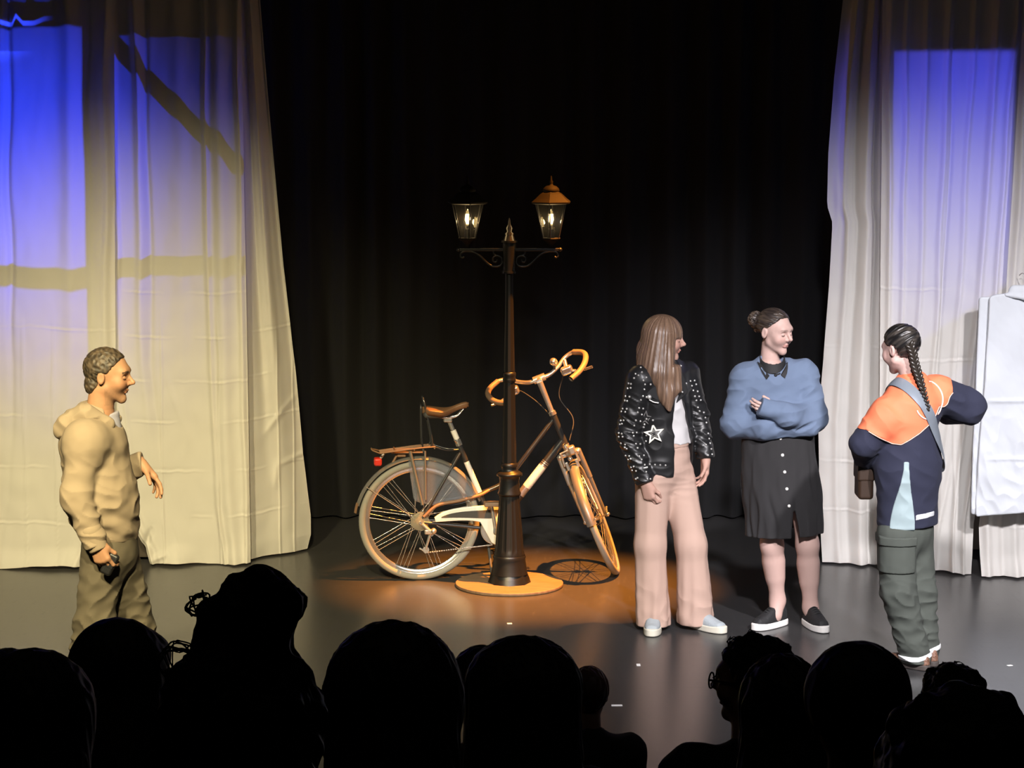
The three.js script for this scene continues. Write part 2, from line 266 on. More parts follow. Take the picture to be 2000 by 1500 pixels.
    const fil = []; for (let k = 0; k < 6; k++) { const a = k * Math.PI / 3; fil.push(bar([Math.cos(a) * 0.005, 0.132, Math.sin(a) * 0.005], [Math.cos(a) * 0.0085, 0.188, Math.sin(a) * 0.0085], 0.0036, 0.0036, 6)); }
    part('filament', merge(fil), glow, g);
    const l = new THREE.PointLight(new THREE.Color(1.0, 0.72, 0.35), 0.16, 0, 2); l.position.set(0, 0.16, 0); l.castShadow = true; l.shadow.radius = 1; g.add(l);
  }
}
// ---------------------------------------------------------------- bicycle, handlebar and front wheel turned across
{
  const frameM = mat(lin(0.03, 0.032, 0.036), 0.3, { metalness: 0.35, clearcoat: 0.6, clearcoatRoughness: 0.2 });
  const silver = mat(lin(0.55, 0.54, 0.52), 0.32, { metalness: 0.85 });
  const greyPaint = mat(lin(0.34, 0.34, 0.34), 0.35, { metalness: 0.5 });
  const chrome = mat(lin(0.72, 0.71, 0.69), 0.2, { metalness: 0.9 });
  const rubber = mat(lin(0.035, 0.035, 0.035), 0.7);
  const tyreM = mat(lin(0.2, 0.195, 0.175), 0.75);
  const brown = mat(lin(0.17, 0.09, 0.045), 0.5);
  const gripM = mat(lin(0.16, 0.105, 0.065), 0.55);
  const guardM = mat(lin(0.13, 0.127, 0.12), 0.34, { metalness: 0.25 });
  const white = mat(lin(0.62, 0.61, 0.57), 0.4);
  const red = mat(lin(0.45, 0.03, 0.02), 0.25);
  const clear = new THREE.MeshPhysicalMaterial({ color: lin(0.8, 0.82, 0.88), roughness: 0.08, transmission: 0.94, thickness: 0, side: THREE.DoubleSide });
  const b = thing('bicycle', 'grey city bicycle with rear rack parked behind the street lamp, front wheel turned', 'bicycle', [-0.53, 0, 0.04], 0.118);
  const R = 0.346;

  function wheel(name, o, steerMatrix, guardSide) {
    const w = part(name, new THREE.TorusGeometry(R - 0.0205, 0.0205, 18, 96), tyreM, b);
    const rimG = lathe([[0.306, -0.011], [0.309, -0.0125], [0.311, -0.011], [0.3, -0.009], [0.286, -0.006], [0.283, 0], [0.286, 0.006], [0.3, 0.009], [0.311, 0.011], [0.309, 0.0125], [0.306, 0.011]], 96).rotateX(Math.PI / 2);
    part('rim', rimG, chrome, w);
    part('hub', lathe([[0, -0.062], [0.005, -0.062], [0.005, -0.04], [0.014, -0.038], [0.03, -0.034], [0.03, -0.03], [0.014, -0.026], [0.012, 0], [0.014, 0.026], [0.03, 0.03], [0.03, 0.034], [0.014, 0.038], [0.005, 0.04], [0.005, 0.062], [0, 0.062]], 20).rotateX(Math.PI / 2), silver, w);
    for (let k = 0; k < 9; k++) for (let i = 0; i < 4; i++) {
      const c = k * Math.PI * 2 / 9 + 0.16, side = i % 2 ? 1 : -1, ra = c + (i - 1.5) * 0.075, ha = c + (i < 2 ? -1 : 1) * 1.15;
      part('spoke', bar([Math.cos(ha) * 0.028, Math.sin(ha) * 0.028, side * 0.032], [Math.cos(ra) * 0.287, Math.sin(ra) * 0.287, side * 0.003], 0.0019, 0.0019, 5), chrome, w);
    }
    w.applyMatrix4(new THREE.Matrix4().makeTranslation(...o)); if (steerMatrix) { w.matrix.copy(steerMatrix); w.matrix.decompose(w.position, w.quaternion, w.scale); }
    return w;
  }
  const arcStrip = (r, a0, a1, half, lip) => sheet(48, 10, (u, v) => { const a = lerp(a0, a1, u), c = v * 2 - 1, rr = r - lip * Math.pow(Math.abs(c), 2.2); return [Math.cos(a) * rr, Math.sin(a) * rr, c * half]; });

  // rear wheel, mudguard, coat guard
  const rh = [0, R, 0];
  wheel('rear_wheel', rh);
  const rg = part('rear_mudguard', arcStrip(0.372, 0.30, 2.88, 0.03, 0.016).translate(...rh), guardM, b);
  part('mud_flap', arcStrip(0.376, 2.84, 3.0, 0.03, 0.012).translate(...rh), brown, rg);
  for (const s of [-1, 1]) {
    const cg = new THREE.Shape(); cg.moveTo(0.335, 0.13); cg.absarc(0, 0, 0.355, 0.38, 1.75, false); cg.lineTo(-0.03, 0.12); cg.quadraticCurveTo(0.15, 0.05, 0.335, 0.13);
    part('coat_guard', new THREE.ExtrudeGeometry(cg, { depth: 0.0015, bevelEnabled: false, curveSegments: 30 }).translate(rh[0], rh[1], s * 0.034), clear, b);
    part('mudguard_stay', bar([rh[0], rh[1], s * 0.05], [Math.cos(2.55) * 0.362, R + Math.sin(2.55) * 0.362, s * 0.032], 0.0022), chrome, b);
  }
  // cassette, derailleur, chain
  const cas = []; for (let k = 0; k < 7; k++) { const r = 0.056 - k * 0.0055; const g = new THREE.CylinderGeometry(r, r, 0.0022, 26, 1); const p = g.attributes.position; for (let i = 0; i < p.count; i++) { const a = Math.atan2(p.getZ(i), p.getX(i)), q = Math.hypot(p.getX(i), p.getZ(i)); if (q > r * 0.9) { const m = Math.round(a / (Math.PI * 2) * 26) % 2 ? 0.93 : 1; p.setX(i, p.getX(i) * m); p.setZ(i, p.getZ(i) * m); } } cas.push(g.rotateX(Math.PI / 2).translate(0, R, 0.038 + k * 0.0045)); }
  part('cassette', merge(cas), mat(lin(0.42, 0.37, 0.27), 0.35, { metalness: 0.8 }), b);
  part('rear_derailleur', merge([rbox(0.055, 0.028, 0.02, 0.008, 0.05, R - 0.055, 0.075), bar([0.012, R - 0.01, 0.07], [0.055, R - 0.05, 0.075], 0.011), ball(0.018, 0.075, R - 0.05, 0.078), bar([0.06, R - 0.06, 0.062], [0.03, R - 0.16, 0.06], 0.009, 0.007), new THREE.CylinderGeometry(0.018, 0.018, 0.007, 16).rotateX(Math.PI / 2).translate(0.062, R - 0.065, 0.06), new THREE.CylinderGeometry(0.019, 0.019, 0.007, 16).rotateX(Math.PI / 2).translate(0.032, R - 0.16, 0.06), bar([0.02, R - 0.165, 0.06], [-0.005, R - 0.15, 0.06], 0.006)]), silver, b);
  part('axle_nut', new THREE.CylinderGeometry(0.009, 0.009, 0.02, 6).rotateX(Math.PI / 2).translate(0, R, 0.078), chrome, b);
  const BB = [0.432, 0.292, 0];
  { const links = []; const path = [[0.03, R - 0.178], [0.25, 0.19], [0.41, 0.205]]; for (let k = 0; k < 34; k++) { const t = k / 33, x = t < 0.5 ? lerp(path[0][0], path[1][0], t * 2) : lerp(path[1][0], path[2][0], t * 2 - 1), y = t < 0.5 ? lerp(path[0][1], path[1][1], t * 2) : lerp(path[1][1], path[2][1], t * 2 - 1); links.push(rbox(0.0105, 0.007, k % 2 ? 0.007 : 0.005, 0.0015, x, y, 0.06, 1)); } part('chain', merge(links), silver, b); }
  // frame
  const HB = [0.845, 0.757, 0], ax = [0.375, -0.927, 0], along = (t) => [HB[0] + ax[0] * t, HB[1] + ax[1] * t, 0];
  const HT = along(-0.2), seatTop = [0.226, 0.79, 0];
  part('seat_tube', bar(BB, seatTop, 0.0155, 0.0155, 18), frameM, b);
  part('frame_label', bar([lerp(BB[0], seatTop[0], 0.42), lerp(BB[1], seatTop[1], 0.42), 0], [lerp(BB[0], seatTop[0], 0.78), lerp(BB[1], seatTop[1], 0.78), 0], 0.0162, 0.0162, 18), white, b);
  const DT0 = [0.825, 0.79, 0], dt = (t) => [lerp(DT0[0], BB[0], t), lerp(DT0[1], BB[1], t), 0];
  const down = part('down_tube', bar(DT0, BB, 0.0235, 0.0235, 20), frameM, b);
  part('frame_label', bar(dt(0.24), dt(0.62), 0.0242, 0.0242, 20), silver, b);
  part('frame_label', bar(dt(0.29), dt(0.53), 0.0247, 0.0247, 20), white, b);
  part('frame_label', merge([bar(dt(0.245), dt(0.252), 0.025, 0.025, 20), bar(dt(0.265), dt(0.272), 0.025, 0.025, 20)]), frameM, b);
  part('top_tube', tube([[0.772, 0.915, 0], [0.70, 0.82, 0], [0.60, 0.69, 0], [0.53, 0.60, 0], [0.47, 0.545, 0], [0.40, 0.512, 0]], 0.0135, 60, 14), frameM, b);
  for (const s of [-1, 1]) {
    part('mixte_stay', tube([[0.40, 0.514, s * 0.012], [0.34, 0.49, s * 0.036], [0.22, 0.462, s * 0.05], [0.1, 0.44, s * 0.056], [0.02, 0.375, s * 0.058]], 0.0095, 40, 10), s > 0 ? brown : frameM, b);
    part('seat_stay', bar([0.235, 0.735, s * 0.018], [0, R, s * 0.058], 0.009, 0.007), frameM, b);
    part('chain_stay', bar([BB[0] - 0.02, BB[1], s * 0.03], [0, R, s * 0.058], 0.011, 0.008), frameM, b);
  }
  part('head_tube', bar(HB, HT, 0.0195, 0.0195, 20), frameM, b);
  part('headset', bar(along(-0.2), along(-0.222), 0.023, 0.021, 18), chrome, b); part('headset', bar(along(0.004), along(-0.014), 0.022, 0.023, 18), chrome, b);
  part('seat_post', merge([bar(seatTop, [0.172, 0.92, 0], 0.0125, 0.0125, 14), rbox(0.05, 0.03, 0.045, 0.008, 0.165, 0.925, 0)]), silver, b);
  part('seat_clamp', merge([bar([0.232, 0.775, 0], [0.219, 0.808, 0], 0.02, 0.02, 16), bar([0.215, 0.79, 0.015], [0.2, 0.81, 0.035], 0.005)]), chrome, b);
  // suspension collar on the seat post
  part('seat_post_sleeve', bar([0.217, 0.812, 0], [0.196, 0.862, 0], 0.0165, 0.0165, 16), white, b);
  // saddle
  {
    const g = sheet(40, 24, (u, v) => {
      const x = lerp(0.02, 0.285, u), a = v * Math.PI * 2, nose = smooth(0.35, 0.75, u), w = lerp(0.085, 0.022, nose) * Math.sqrt(Math.max(0.001, 1 - Math.pow(Math.abs(u * 2 - 1), 9))) * (u < 0.12 ? smooth(-0.04, 0.12, u) : 1), h = lerp(0.03, 0.02, nose) * (u < 0.06 || u > 0.95 ? 0.7 : 1);
      const y = 0.983 + 0.006 * Math.cos(u * 7) + 0.026 * smooth(0.45, 1, u);
      const c = Math.cos(a), s = Math.sin(a);
      return [x, y + (s > 0 ? s * h * 0.55 : s * h * 1.3), c * w];
    });
    part('saddle', g, brown, b);
    part('saddle_rail', merge([-1, 1].map((s) => tube([[0.06, 0.965, s * 0.03], [0.09, 0.943, s * 0.024], [0.165, 0.938, s * 0.022], [0.215, 0.945, s * 0.018], [0.255, 0.985, s * 0.012]], 0.0042, 24, 6))), chrome, b);
    part('saddle_underside', rbox(0.12, 0.04, 0.1, 0.018, 0.085, 0.957, 0), rubber, b);
  }
  // rear rack with raised spring clip and lamp
  {
    const y = 0.765, rk = [];
    for (const z of [-0.055, -0.02, 0.02, 0.055]) rk.push(tube([[0.09, y + 0.012, z], [0.0, y + 0.006, z], [-0.16, y - 0.012, z], [-0.225, y - 0.02, z]], 0.0045, 20, 6));
    rk.push(tube([[-0.225, y - 0.02, -0.055], [-0.265, y - 0.006, -0.03], [-0.27, y + 0.002, 0], [-0.265, y - 0.006, 0.03], [-0.225, y - 0.02, 0.055]], 0.0045, 20, 6));
    for (const x of [0.085, -0.03, -0.14]) rk.push(bar([x, y + 0.004 - (x < 0 ? 0.008 : 0), -0.056], [x, y + 0.004 - (x < 0 ? 0.008 : 0), 0.056], 0.0045));
    rk.push(rbox(0.18, 0.01, 0.07, 0.004, -0.07, y - 0.022, 0));
    part('rear_rack', merge(rk), brown, b);
    for (const s of [-1, 1]) {
      part('rack_leg', merge([bar([-0.055, y - 0.01, s * 0.06], [0.012, R + 0.1, s * 0.066], 0.009, 0.008), bar([0.03, y - 0.01, s * 0.06], [0.03, R + 0.13, s * 0.066], 0.006, 0.006)]), guardM, b);
      part('rack_strut', tube([[0.09, y + 0.008, s * 0.045], [0.16, y - 0.012, s * 0.035], [0.225, y - 0.012, s * 0.018]], 0.0045, 16, 6), frameM, b);
    }
    part('spring_clip', merge([tube([[0.065, y + 0.01, -0.05], [0.07, y + 0.06, -0.05], [0.03, y + 0.26, -0.035], [0.02, y + 0.295, 0], [0.03, y + 0.26, 0.035], [0.07, y + 0.06, 0.05], [0.065, y + 0.01, 0.05]], 0.006, 60, 8), tube([[0.02, y, -0.03], [0.015, y + 0.06, -0.03], [0.012, y + 0.22, -0.02], [0.012, y + 0.25, 0], [0.012, y + 0.22, 0.02], [0.015, y + 0.06, 0.03], [0.02, y, 0.03]], 0.0045, 60, 8), bar([0.045, y + 0.16, -0.045], [0.045, y + 0.16, 0.045], 0.004)]), frameM, b);
    const rl = part('rear_light', rbox(0.045, 0.045, 0.07, 0.012, -0.235, y - 0.075, 0), red, b);
    part('lamp_bracket', bar([-0.2, y - 0.03, 0], [-0.225, y - 0.065, 0], 0.008), silver, b);
    part('mudguard_bracket', merge([bar([-0.12, y - 0.03, 0], [-0.15, R + 0.335, 0], 0.007), rbox(0.05, 0.02, 0.03, 0.005, -0.1, y - 0.04, 0)]), brown, b);
  }
  // crank set and chain guard
  {
    const outer = new THREE.Shape(); outer.moveTo(0.085, 0.372); outer.bezierCurveTo(0.14, 0.415, 0.2, 0.43, 0.46, 0.436); outer.lineTo(0.475, 0.40); outer.lineTo(0.47, 0.215); outer.quadraticCurveTo(0.44, 0.20, 0.41, 0.225); outer.lineTo(0.345, 0.345); outer.bezierCurveTo(0.28, 0.365, 0.18, 0.355, 0.09, 0.352); outer.closePath();
    const cg = part('chain_guard', new THREE.ExtrudeGeometry(outer, { depth: 0.012, bevelEnabled: true, bevelSize: 0.004, bevelThickness: 0.004, bevelSegments: 2, curveSegments: 16 }).translate(0, 0, 0.066), white, b);
    const inner = new THREE.Shape(); inner.moveTo(0.12, 0.378); inner.bezierCurveTo(0.18, 0.405, 0.25, 0.41, 0.45, 0.413); inner.lineTo(0.43, 0.365); inner.bezierCurveTo(0.36, 0.36, 0.26, 0.376, 0.12, 0.372); inner.closePath();
    part('guard_inlay', new THREE.ExtrudeGeometry(inner, { depth: 0.004, bevelEnabled: false }).translate(0, 0, 0.081), rubber, cg);
    part('chainring', merge([new THREE.TorusGeometry(0.082, 0.004, 6, 44).translate(BB[0], BB[1], 0.06), new THREE.CylinderGeometry(0.079, 0.079, 0.003, 24).rotateX(Math.PI / 2).translate(BB[0], BB[1], 0.06)]), silver, b);
    part('bottom_bracket', new THREE.CylinderGeometry(0.024, 0.024, 0.15, 20).rotateX(Math.PI / 2).translate(...BB), frameM, b);
    for (const s of [-1, 1]) {
      const e = [BB[0] - s * 0.03, BB[1] + s * 0.165, s * 0.095];
      part('crank', merge([bar([BB[0], BB[1], s * 0.085], e, 0.014, 0.01), new THREE.CylinderGeometry(0.02, 0.02, 0.02, 6).rotateX(Math.PI / 2).translate(BB[0], BB[1], s * 0.09)]), silver, b);
      part('pedal', merge([rbox(0.09, 0.024, 0.07, 0.006, e[0], e[1], e[2] + s * 0.045), bar(e, [e[0], e[1], e[2] + s * 0.075], 0.006)]), s > 0 ? gripM : rubber, b);
    }
    part('kickstand', merge([bar([0.39, 0.27, -0.03], [0.405, 0.06, 0.1], 0.009, 0.008), bar([0.405, 0.06, 0.1], [0.41, 0.031, 0.115], 0.011, 0.011)]), rubber, b);
  }
  // steering parts: turned 80 degrees about the head axis
  const phi = THREE.MathUtils.degToRad(80), f0 = new THREE.Vector3(0.927, 0.375, 0), zz = new THREE.Vector3(0, 0, 1), up = new THREE.Vector3(-0.375, 0.927, 0);
  const fw = f0.clone().multiplyScalar(Math.cos(phi)).addScaledVector(zz, -Math.sin(phi)), sd = zz.clone().multiplyScalar(Math.cos(phi)).addScaledVector(f0, Math.sin(phi));
  const S = (t, f, s) => { const o = along(t); return [o[0] + fw.x * f + sd.x * s, o[1] + fw.y * f + sd.y * s, fw.z * f + sd.z * s]; };   // t metres down the axis, f forward, s to the rider's right
  const LH = 0.469, rake = 0.045;
  const hub = S(LH, rake, 0);
  wheel('front_wheel', hub, new THREE.Matrix4().makeBasis(fw, up, sd).setPosition(...hub));
  const fg = part('front_mudguard', arcStrip(0.368, 1.05, 3.0, 0.029, 0.015).applyMatrix4(new THREE.Matrix4().makeBasis(fw, up, sd).setPosition(...hub)), guardM, b);
  part('fork_crown', merge([bar(S(0.0, 0, 0), S(0.05, 0, 0), 0.02, 0.024), bar(S(0.045, 0.004, -0.055), S(0.045, 0.004, 0.055), 0.017, 0.017), ball(0.02, ...S(0.05, 0.004, -0.055)), ball(0.02, ...S(0.05, 0.004, 0.055))]), silver, b);
  for (const s of [-1, 1]) {
    part('fork_blade', merge([bar(S(0.04, 0.004, s * 0.058), S(0.22, 0.012, s * 0.062), 0.0165, 0.0155, 14), bar(S(0.22, 0.012, s * 0.062), S(LH, rake, s * 0.064), 0.0125, 0.0085, 12), ball(0.013, ...S(LH, rake, s * 0.066))]), s < 0 ? greyPaint : guardM, b);
    part('front_brake_arm', merge([bar(S(0.1, -0.03, s * 0.045), S(0.02, -0.04, s * 0.04), 0.008, 0.007), rbox(0.02, 0.05, 0.018, 0.004).applyMatrix4(new THREE.Matrix4().makeBasis(fw, up, sd).setPosition(...S(0.105, -0.035, s * 0.03)))]), silver, b);
    part('front_mudguard_stay', bar(S(LH, rake, s * 0.06), S(LH - 0.09, rake - 0.355, s * 0.03), 0.0022), chrome, b);
  }
  part('brake_bridge', merge([bar(S(0.02, -0.04, -0.045), S(0.015, -0.04, 0.045), 0.004), ball(0.015, ...S(0.07, -0.035, 0.0)), rbox(0.05, 0.05, 0.04, 0.012).applyMatrix4(new THREE.Matrix4().makeBasis(fw, up, sd).setPosition(...S(0.02, -0.05, 0.03)))]), silver, b);
  part('front_quick_release', merge([bar(S(LH, rake, 0.07), S(LH - 0.05, rake - 0.03, 0.085), 0.006), ball(0.013, ...S(LH, rake, 0.074))]), chrome, b);
  part('stem', merge([bar(S(-0.22, 0, 0), S(-0.405, 0, 0), 0.0145, 0.0175, 16), bar(S(-0.405, -0.01, 0), S(-0.415, 0.05, 0), 0.017, 0.016, 14), bar(S(-0.415, 0.05, -0.035), S(-0.415, 0.05, 0.035), 0.0225, 0.0225, 16)]), silver, b);
  const hb = (s) => [[-0.415, 0.05, 0], [-0.415, 0.052, s * 0.06], [-0.435, 0.08, s * 0.12], [-0.465, 0.115, s * 0.175], [-0.478, 0.11, s * 0.235], [-0.466, 0.06, s * 0.283], [-0.452, -0.01, s * 0.3]];
  const gp = (s) => [[-0.466, 0.06, s * 0.283], [-0.452, -0.01, s * 0.3], [-0.428, -0.09, s * 0.285], [-0.405, -0.155, s * 0.245], [-0.39, -0.2, s * 0.19]];
  const SP = (q) => S(...q);
  for (const s of [-1, 1]) {
    part('handlebar', tube(hb(s).map(SP), 0.0125, 40, 12), silver, b);
    part('grip', tube([[-0.478, 0.11, s * 0.235], ...gp(s)].map(SP), 0.0165, 40, 14), gripM, b);
    part('brake_lever', merge([rbox(0.06, 0.05, 0.07, 0.015).applyMatrix4(new THREE.Matrix4().makeBasis(fw, up, sd).setPosition(...S(-0.405, 0.04, s * 0.165))), tube([S(-0.4, 0.05, s * 0.17), S(-0.385, 0.045, s * 0.21), S(-0.375, 0.03, s * 0.26), S(-0.378, 0.0, s * 0.31)], 0.0085, 20, 8), bar(S(-0.455, 0.09, s * 0.17), S(-0.405, 0.05, s * 0.165), 0.012)]), chrome, b);
    part('brake_cable', tube([S(-0.4, 0.06, s * 0.15), S(-0.36, 0.12, s * 0.12), S(-0.26, 0.12, s * 0.06), S(-0.12, 0.09, s * 0.05 + 0.04), S(-0.02, 0.03, s * 0.03)], 0.0028, 40, 6), rubber, b);
  }
  part('bell', ball(0.024, ...S(-0.475, 0.06, 0.11), 18), chrome, b);
  part('bell_clamp', bar(S(-0.425, 0.065, 0.1), S(-0.465, 0.06, 0.108), 0.008), rubber, b);
}
// ---------------------------------------------------------------- bodies and clothes: distance fields meshed by surface nets
const smin = (a, b, k) => { const h = Math.max(k - Math.abs(a - b), 0) / k; return Math.min(a, b) - h * h * k * 0.25; };
const smax = (a, b, k) => -smin(-a, -b, k);
// tapered capsule; flat = [nx, ny, nz, q] squeezes the section along n by q
function cone(a, b, ra, rb = ra, flat) {
  const dx = b[0] - a[0], dy = b[1] - a[1], dz = b[2] - a[2], L2 = dx * dx + dy * dy + dz * dz || 1e-9, q2 = flat ? flat[3] * flat[3] - 1 : 0;
  return (x, y, z) => {
    const px = x - a[0], py = y - a[1], pz = z - a[2], t = clamp((px * dx + py * dy + pz * dz) / L2, 0, 1), vx = px - t * dx, vy = py - t * dy, vz = pz - t * dz;
    let d2 = vx * vx + vy * vy + vz * vz;
    if (flat) { const c = vx * flat[0] + vy * flat[1] + vz * flat[2]; d2 += q2 * c * c; }
    return Math.sqrt(d2) - (ra + (rb - ra) * t);
  };
}
const ellip = (c, r) => (x, y, z) => { const a = (x - c[0]) / r[0], b = (y - c[1]) / r[1], d = (z - c[2]) / r[2], k = Math.sqrt(a * a + b * b + d * d), a2 = a / r[0], b2 = b / r[1], d2 = d / r[2]; return k < 1e-6 ? -Math.min(...r) : k * (k - 1) / Math.sqrt(a2 * a2 + b2 * b2 + d2 * d2); };
const union = (list, k) => (x, y, z) => { let d = list[0](x, y, z); for (let i = 1; i < list.length; i++) d = smin(d, list[i](x, y, z), k); return d; };
const cut = (f, g, k = 0.01) => (x, y, z) => smax(f(x, y, z), -g(x, y, z), k);
const both = (f, g, k = 0.006) => (x, y, z) => smax(f(x, y, z), g(x, y, z), k);
const plane = (p, n) => { const l = Math.hypot(...n); return (x, y, z) => ((x - p[0]) * n[0] + (y - p[1]) * n[1] + (z - p[2]) * n[2]) / l; };   // positive on the side n points to
const chain = (pts, radii, flat) => pts.slice(1).map((p, i) => cone(pts[i], p, radii[i], radii[i + 1], flat));
const placed = (f, m) => { const e = m.clone().invert().elements; return (x, y, z) => f(e[0] * x + e[4] * y + e[8] * z + e[12], e[1] * x + e[5] * y + e[9] * z + e[13], e[2] * x + e[6] * y + e[10] * z + e[14]); };

function netMesh(f, lo, hi, cell, colorAt) {
  const n = [0, 1, 2].map((i) => Math.ceil((hi[i] - lo[i]) / cell) + 2), [nx, ny, nz] = n, B = 6;
  const val = new Float32Array(nx * ny * nz).fill(9), id = (i, j, k) => (k * ny + j) * nx + i;
  for (let bk = 0; bk < nz; bk += B) for (let bj = 0; bj < ny; bj += B) for (let bi = 0; bi < nx; bi += B) {
    const h = B / 2; if (Math.abs(f(lo[0] + (bi + h - 0.5) * cell, lo[1] + (bj + h - 0.5) * cell, lo[2] + (bk + h - 0.5) * cell)) > cell * B * 1.35) { const s = f(lo[0] + (bi + h) * cell, lo[1] + (bj + h) * cell, lo[2] + (bk + h) * cell) < 0 ? -9 : 9; if (s < 0) for (let k = bk; k < Math.min(nz, bk + B); k++) for (let j = bj; j < Math.min(ny, bj + B); j++) for (let i = bi; i < Math.min(nx, bi + B); i++) val[id(i, j, k)] = -9; continue; }
    for (let k = bk; k < Math.min(nz, bk + B); k++) for (let j = bj; j < Math.min(ny, bj + B); j++) for (let i = bi; i < Math.min(nx, bi + B); i++) val[id(i, j, k)] = f(lo[0] + i * cell, lo[1] + j * cell, lo[2] + k * cell);
  }
  const vert = new Int32Array(nx * ny * nz).fill(-1), pos = [], idx = [];
  const off = [0, 1, nx, nx + 1, nx * ny, nx * ny + 1, nx * ny + nx, nx * ny + nx + 1], E = [[0, 1], [0, 2], [0, 4], [1, 3], [1, 5], [2, 3], [2, 6], [3, 7], [4, 5], [4, 6], [5, 7], [6, 7]];
  for (let k = 0; k < nz - 1; k++) for (let j = 0; j < ny - 1; j++) for (let i = 0; i < nx - 1; i++) {
    const b = id(i, j, k); let m = 0; for (let c = 0; c < 8; c++) if (val[b + off[c]] < 0) m |= 1 << c;
    if (m === 0 || m === 255) continue;
    let sx = 0, sy = 0, sz = 0, cnt = 0;
    for (const [p, q] of E) { const a = val[b + off[p]], c = val[b + off[q]]; if ((a < 0) === (c < 0)) continue; const t = a / (a - c); sx += (p & 1) + ((q & 1) - (p & 1)) * t; sy += ((p >> 1) & 1) + (((q >> 1) & 1) - ((p >> 1) & 1)) * t; sz += (p >> 2) + ((q >> 2) - (p >> 2)) * t; cnt++; }
    vert[b] = pos.length / 3; pos.push(lo[0] + (i + sx / cnt) * cell, lo[1] + (j + sy / cnt) * cell, lo[2] + (k + sz / cnt) * cell);
  }
  const quad = (a, b, c, d, flip) => { if (a < 0 || b < 0 || c < 0 || d < 0) return; if (flip) idx.push(a, c, b, a, d, c); else idx.push(a, b, c, a, c, d); };
  for (let k = 1; k < nz - 1; k++) for (let j = 1; j < ny - 1; j++) for (let i = 1; i < nx - 1; i++) {
    const b = id(i, j, k), s = val[b] < 0;
    if (s !== val[b + 1] < 0) quad(vert[b - nx - nx * ny], vert[b - nx * ny], vert[b], vert[b - nx], !s);
    if (s !== val[b + nx] < 0) quad(vert[b - 1 - nx * ny], vert[b - 1], vert[b], vert[b - nx * ny], !s);
    if (s !== val[b + nx * ny] < 0) quad(vert[b - 1 - nx], vert[b - nx], vert[b], vert[b - 1], !s);
  }
  const nv = pos.length / 3, nor = new Float32Array(pos.length), col = colorAt ? new Float32Array(pos.length) : null, e = cell * 0.5;
  for (let v = 0; v < nv; v++) {
    const x = pos[v * 3], y = pos[v * 3 + 1], z = pos[v * 3 + 2];
    let gx = f(x + e, y, z) - f(x - e, y, z), gy = f(x, y + e, z) - f(x, y - e, z), gz = f(x, y, z + e) - f(x, y, z - e); const l = Math.hypot(gx, gy, gz) || 1;
    nor[v * 3] = gx / l; nor[v * 3 + 1] = gy / l; nor[v * 3 + 2] = gz / l;
    if (col) col.set(colorAt(x, y, z), v * 3);
  }
  const g = new THREE.BufferGeometry(); g.setAttribute('position', new THREE.Float32BufferAttribute(pos, 3)); g.setAttribute('normal', new THREE.BufferAttribute(nor, 3)); if (col) g.setAttribute('color', new THREE.BufferAttribute(col, 3)); g.setIndex(idx);
  return g;
}
// walk from o along d until the field is met: point and normal
function hit(f, o, d) {
  const l = Math.hypot(...d), u = d.map((c) => c / l); let t = 0;
  for (let i = 0; i < 200; i++) { const v = f(o[0] + u[0] * t, o[1] + u[1] * t, o[2] + u[2] * t); if (v < 0.0004) break; t += Math.max(0.0008, v * 0.5); if (t > 3) return null; }
  const p = [0, 1, 2].map((i) => o[i] + u[i] * t), e = 0.004;
  const n = new THREE.Vector3(f(p[0] + e, p[1], p[2]) - f(p[0] - e, p[1], p[2]), f(p[0], p[1] + e, p[2]) - f(p[0], p[1] - e, p[2]), f(p[0], p[1], p[2] + e) - f(p[0], p[1], p[2] - e)).normalize();
  return { p, n };
}
function onSurface(geo, h, lift = 0, spin = 0) {   // geometry built in the xy plane, facing z, laid on the surface
  const up = Math.abs(h.n.y) > 0.95 ? new THREE.Vector3(1, 0, 0) : new THREE.Vector3(0, 1, 0), x = up.clone().cross(h.n).normalize(), y = h.n.clone().cross(x);
  return geo.clone().rotateZ(spin).applyMatrix4(new THREE.Matrix4().makeBasis(x, y, h.n).setPosition(h.p[0] + h.n.x * lift, h.p[1] + h.n.y * lift, h.p[2] + h.n.z * lift));
}
const add3 = (a, b, s = 1) => [a[0] + b[0] * s, a[1] + b[1] * s, a[2] + b[2] * s], mix3 = (a, b, t) => a.map((c, i) => lerp(c, b[i], t));
const fold3 = (x, y, z, s) => { const n = noise3(x, y, z + s); return 1 - 2 * Math.abs(n); };   // ridged noise for cloth

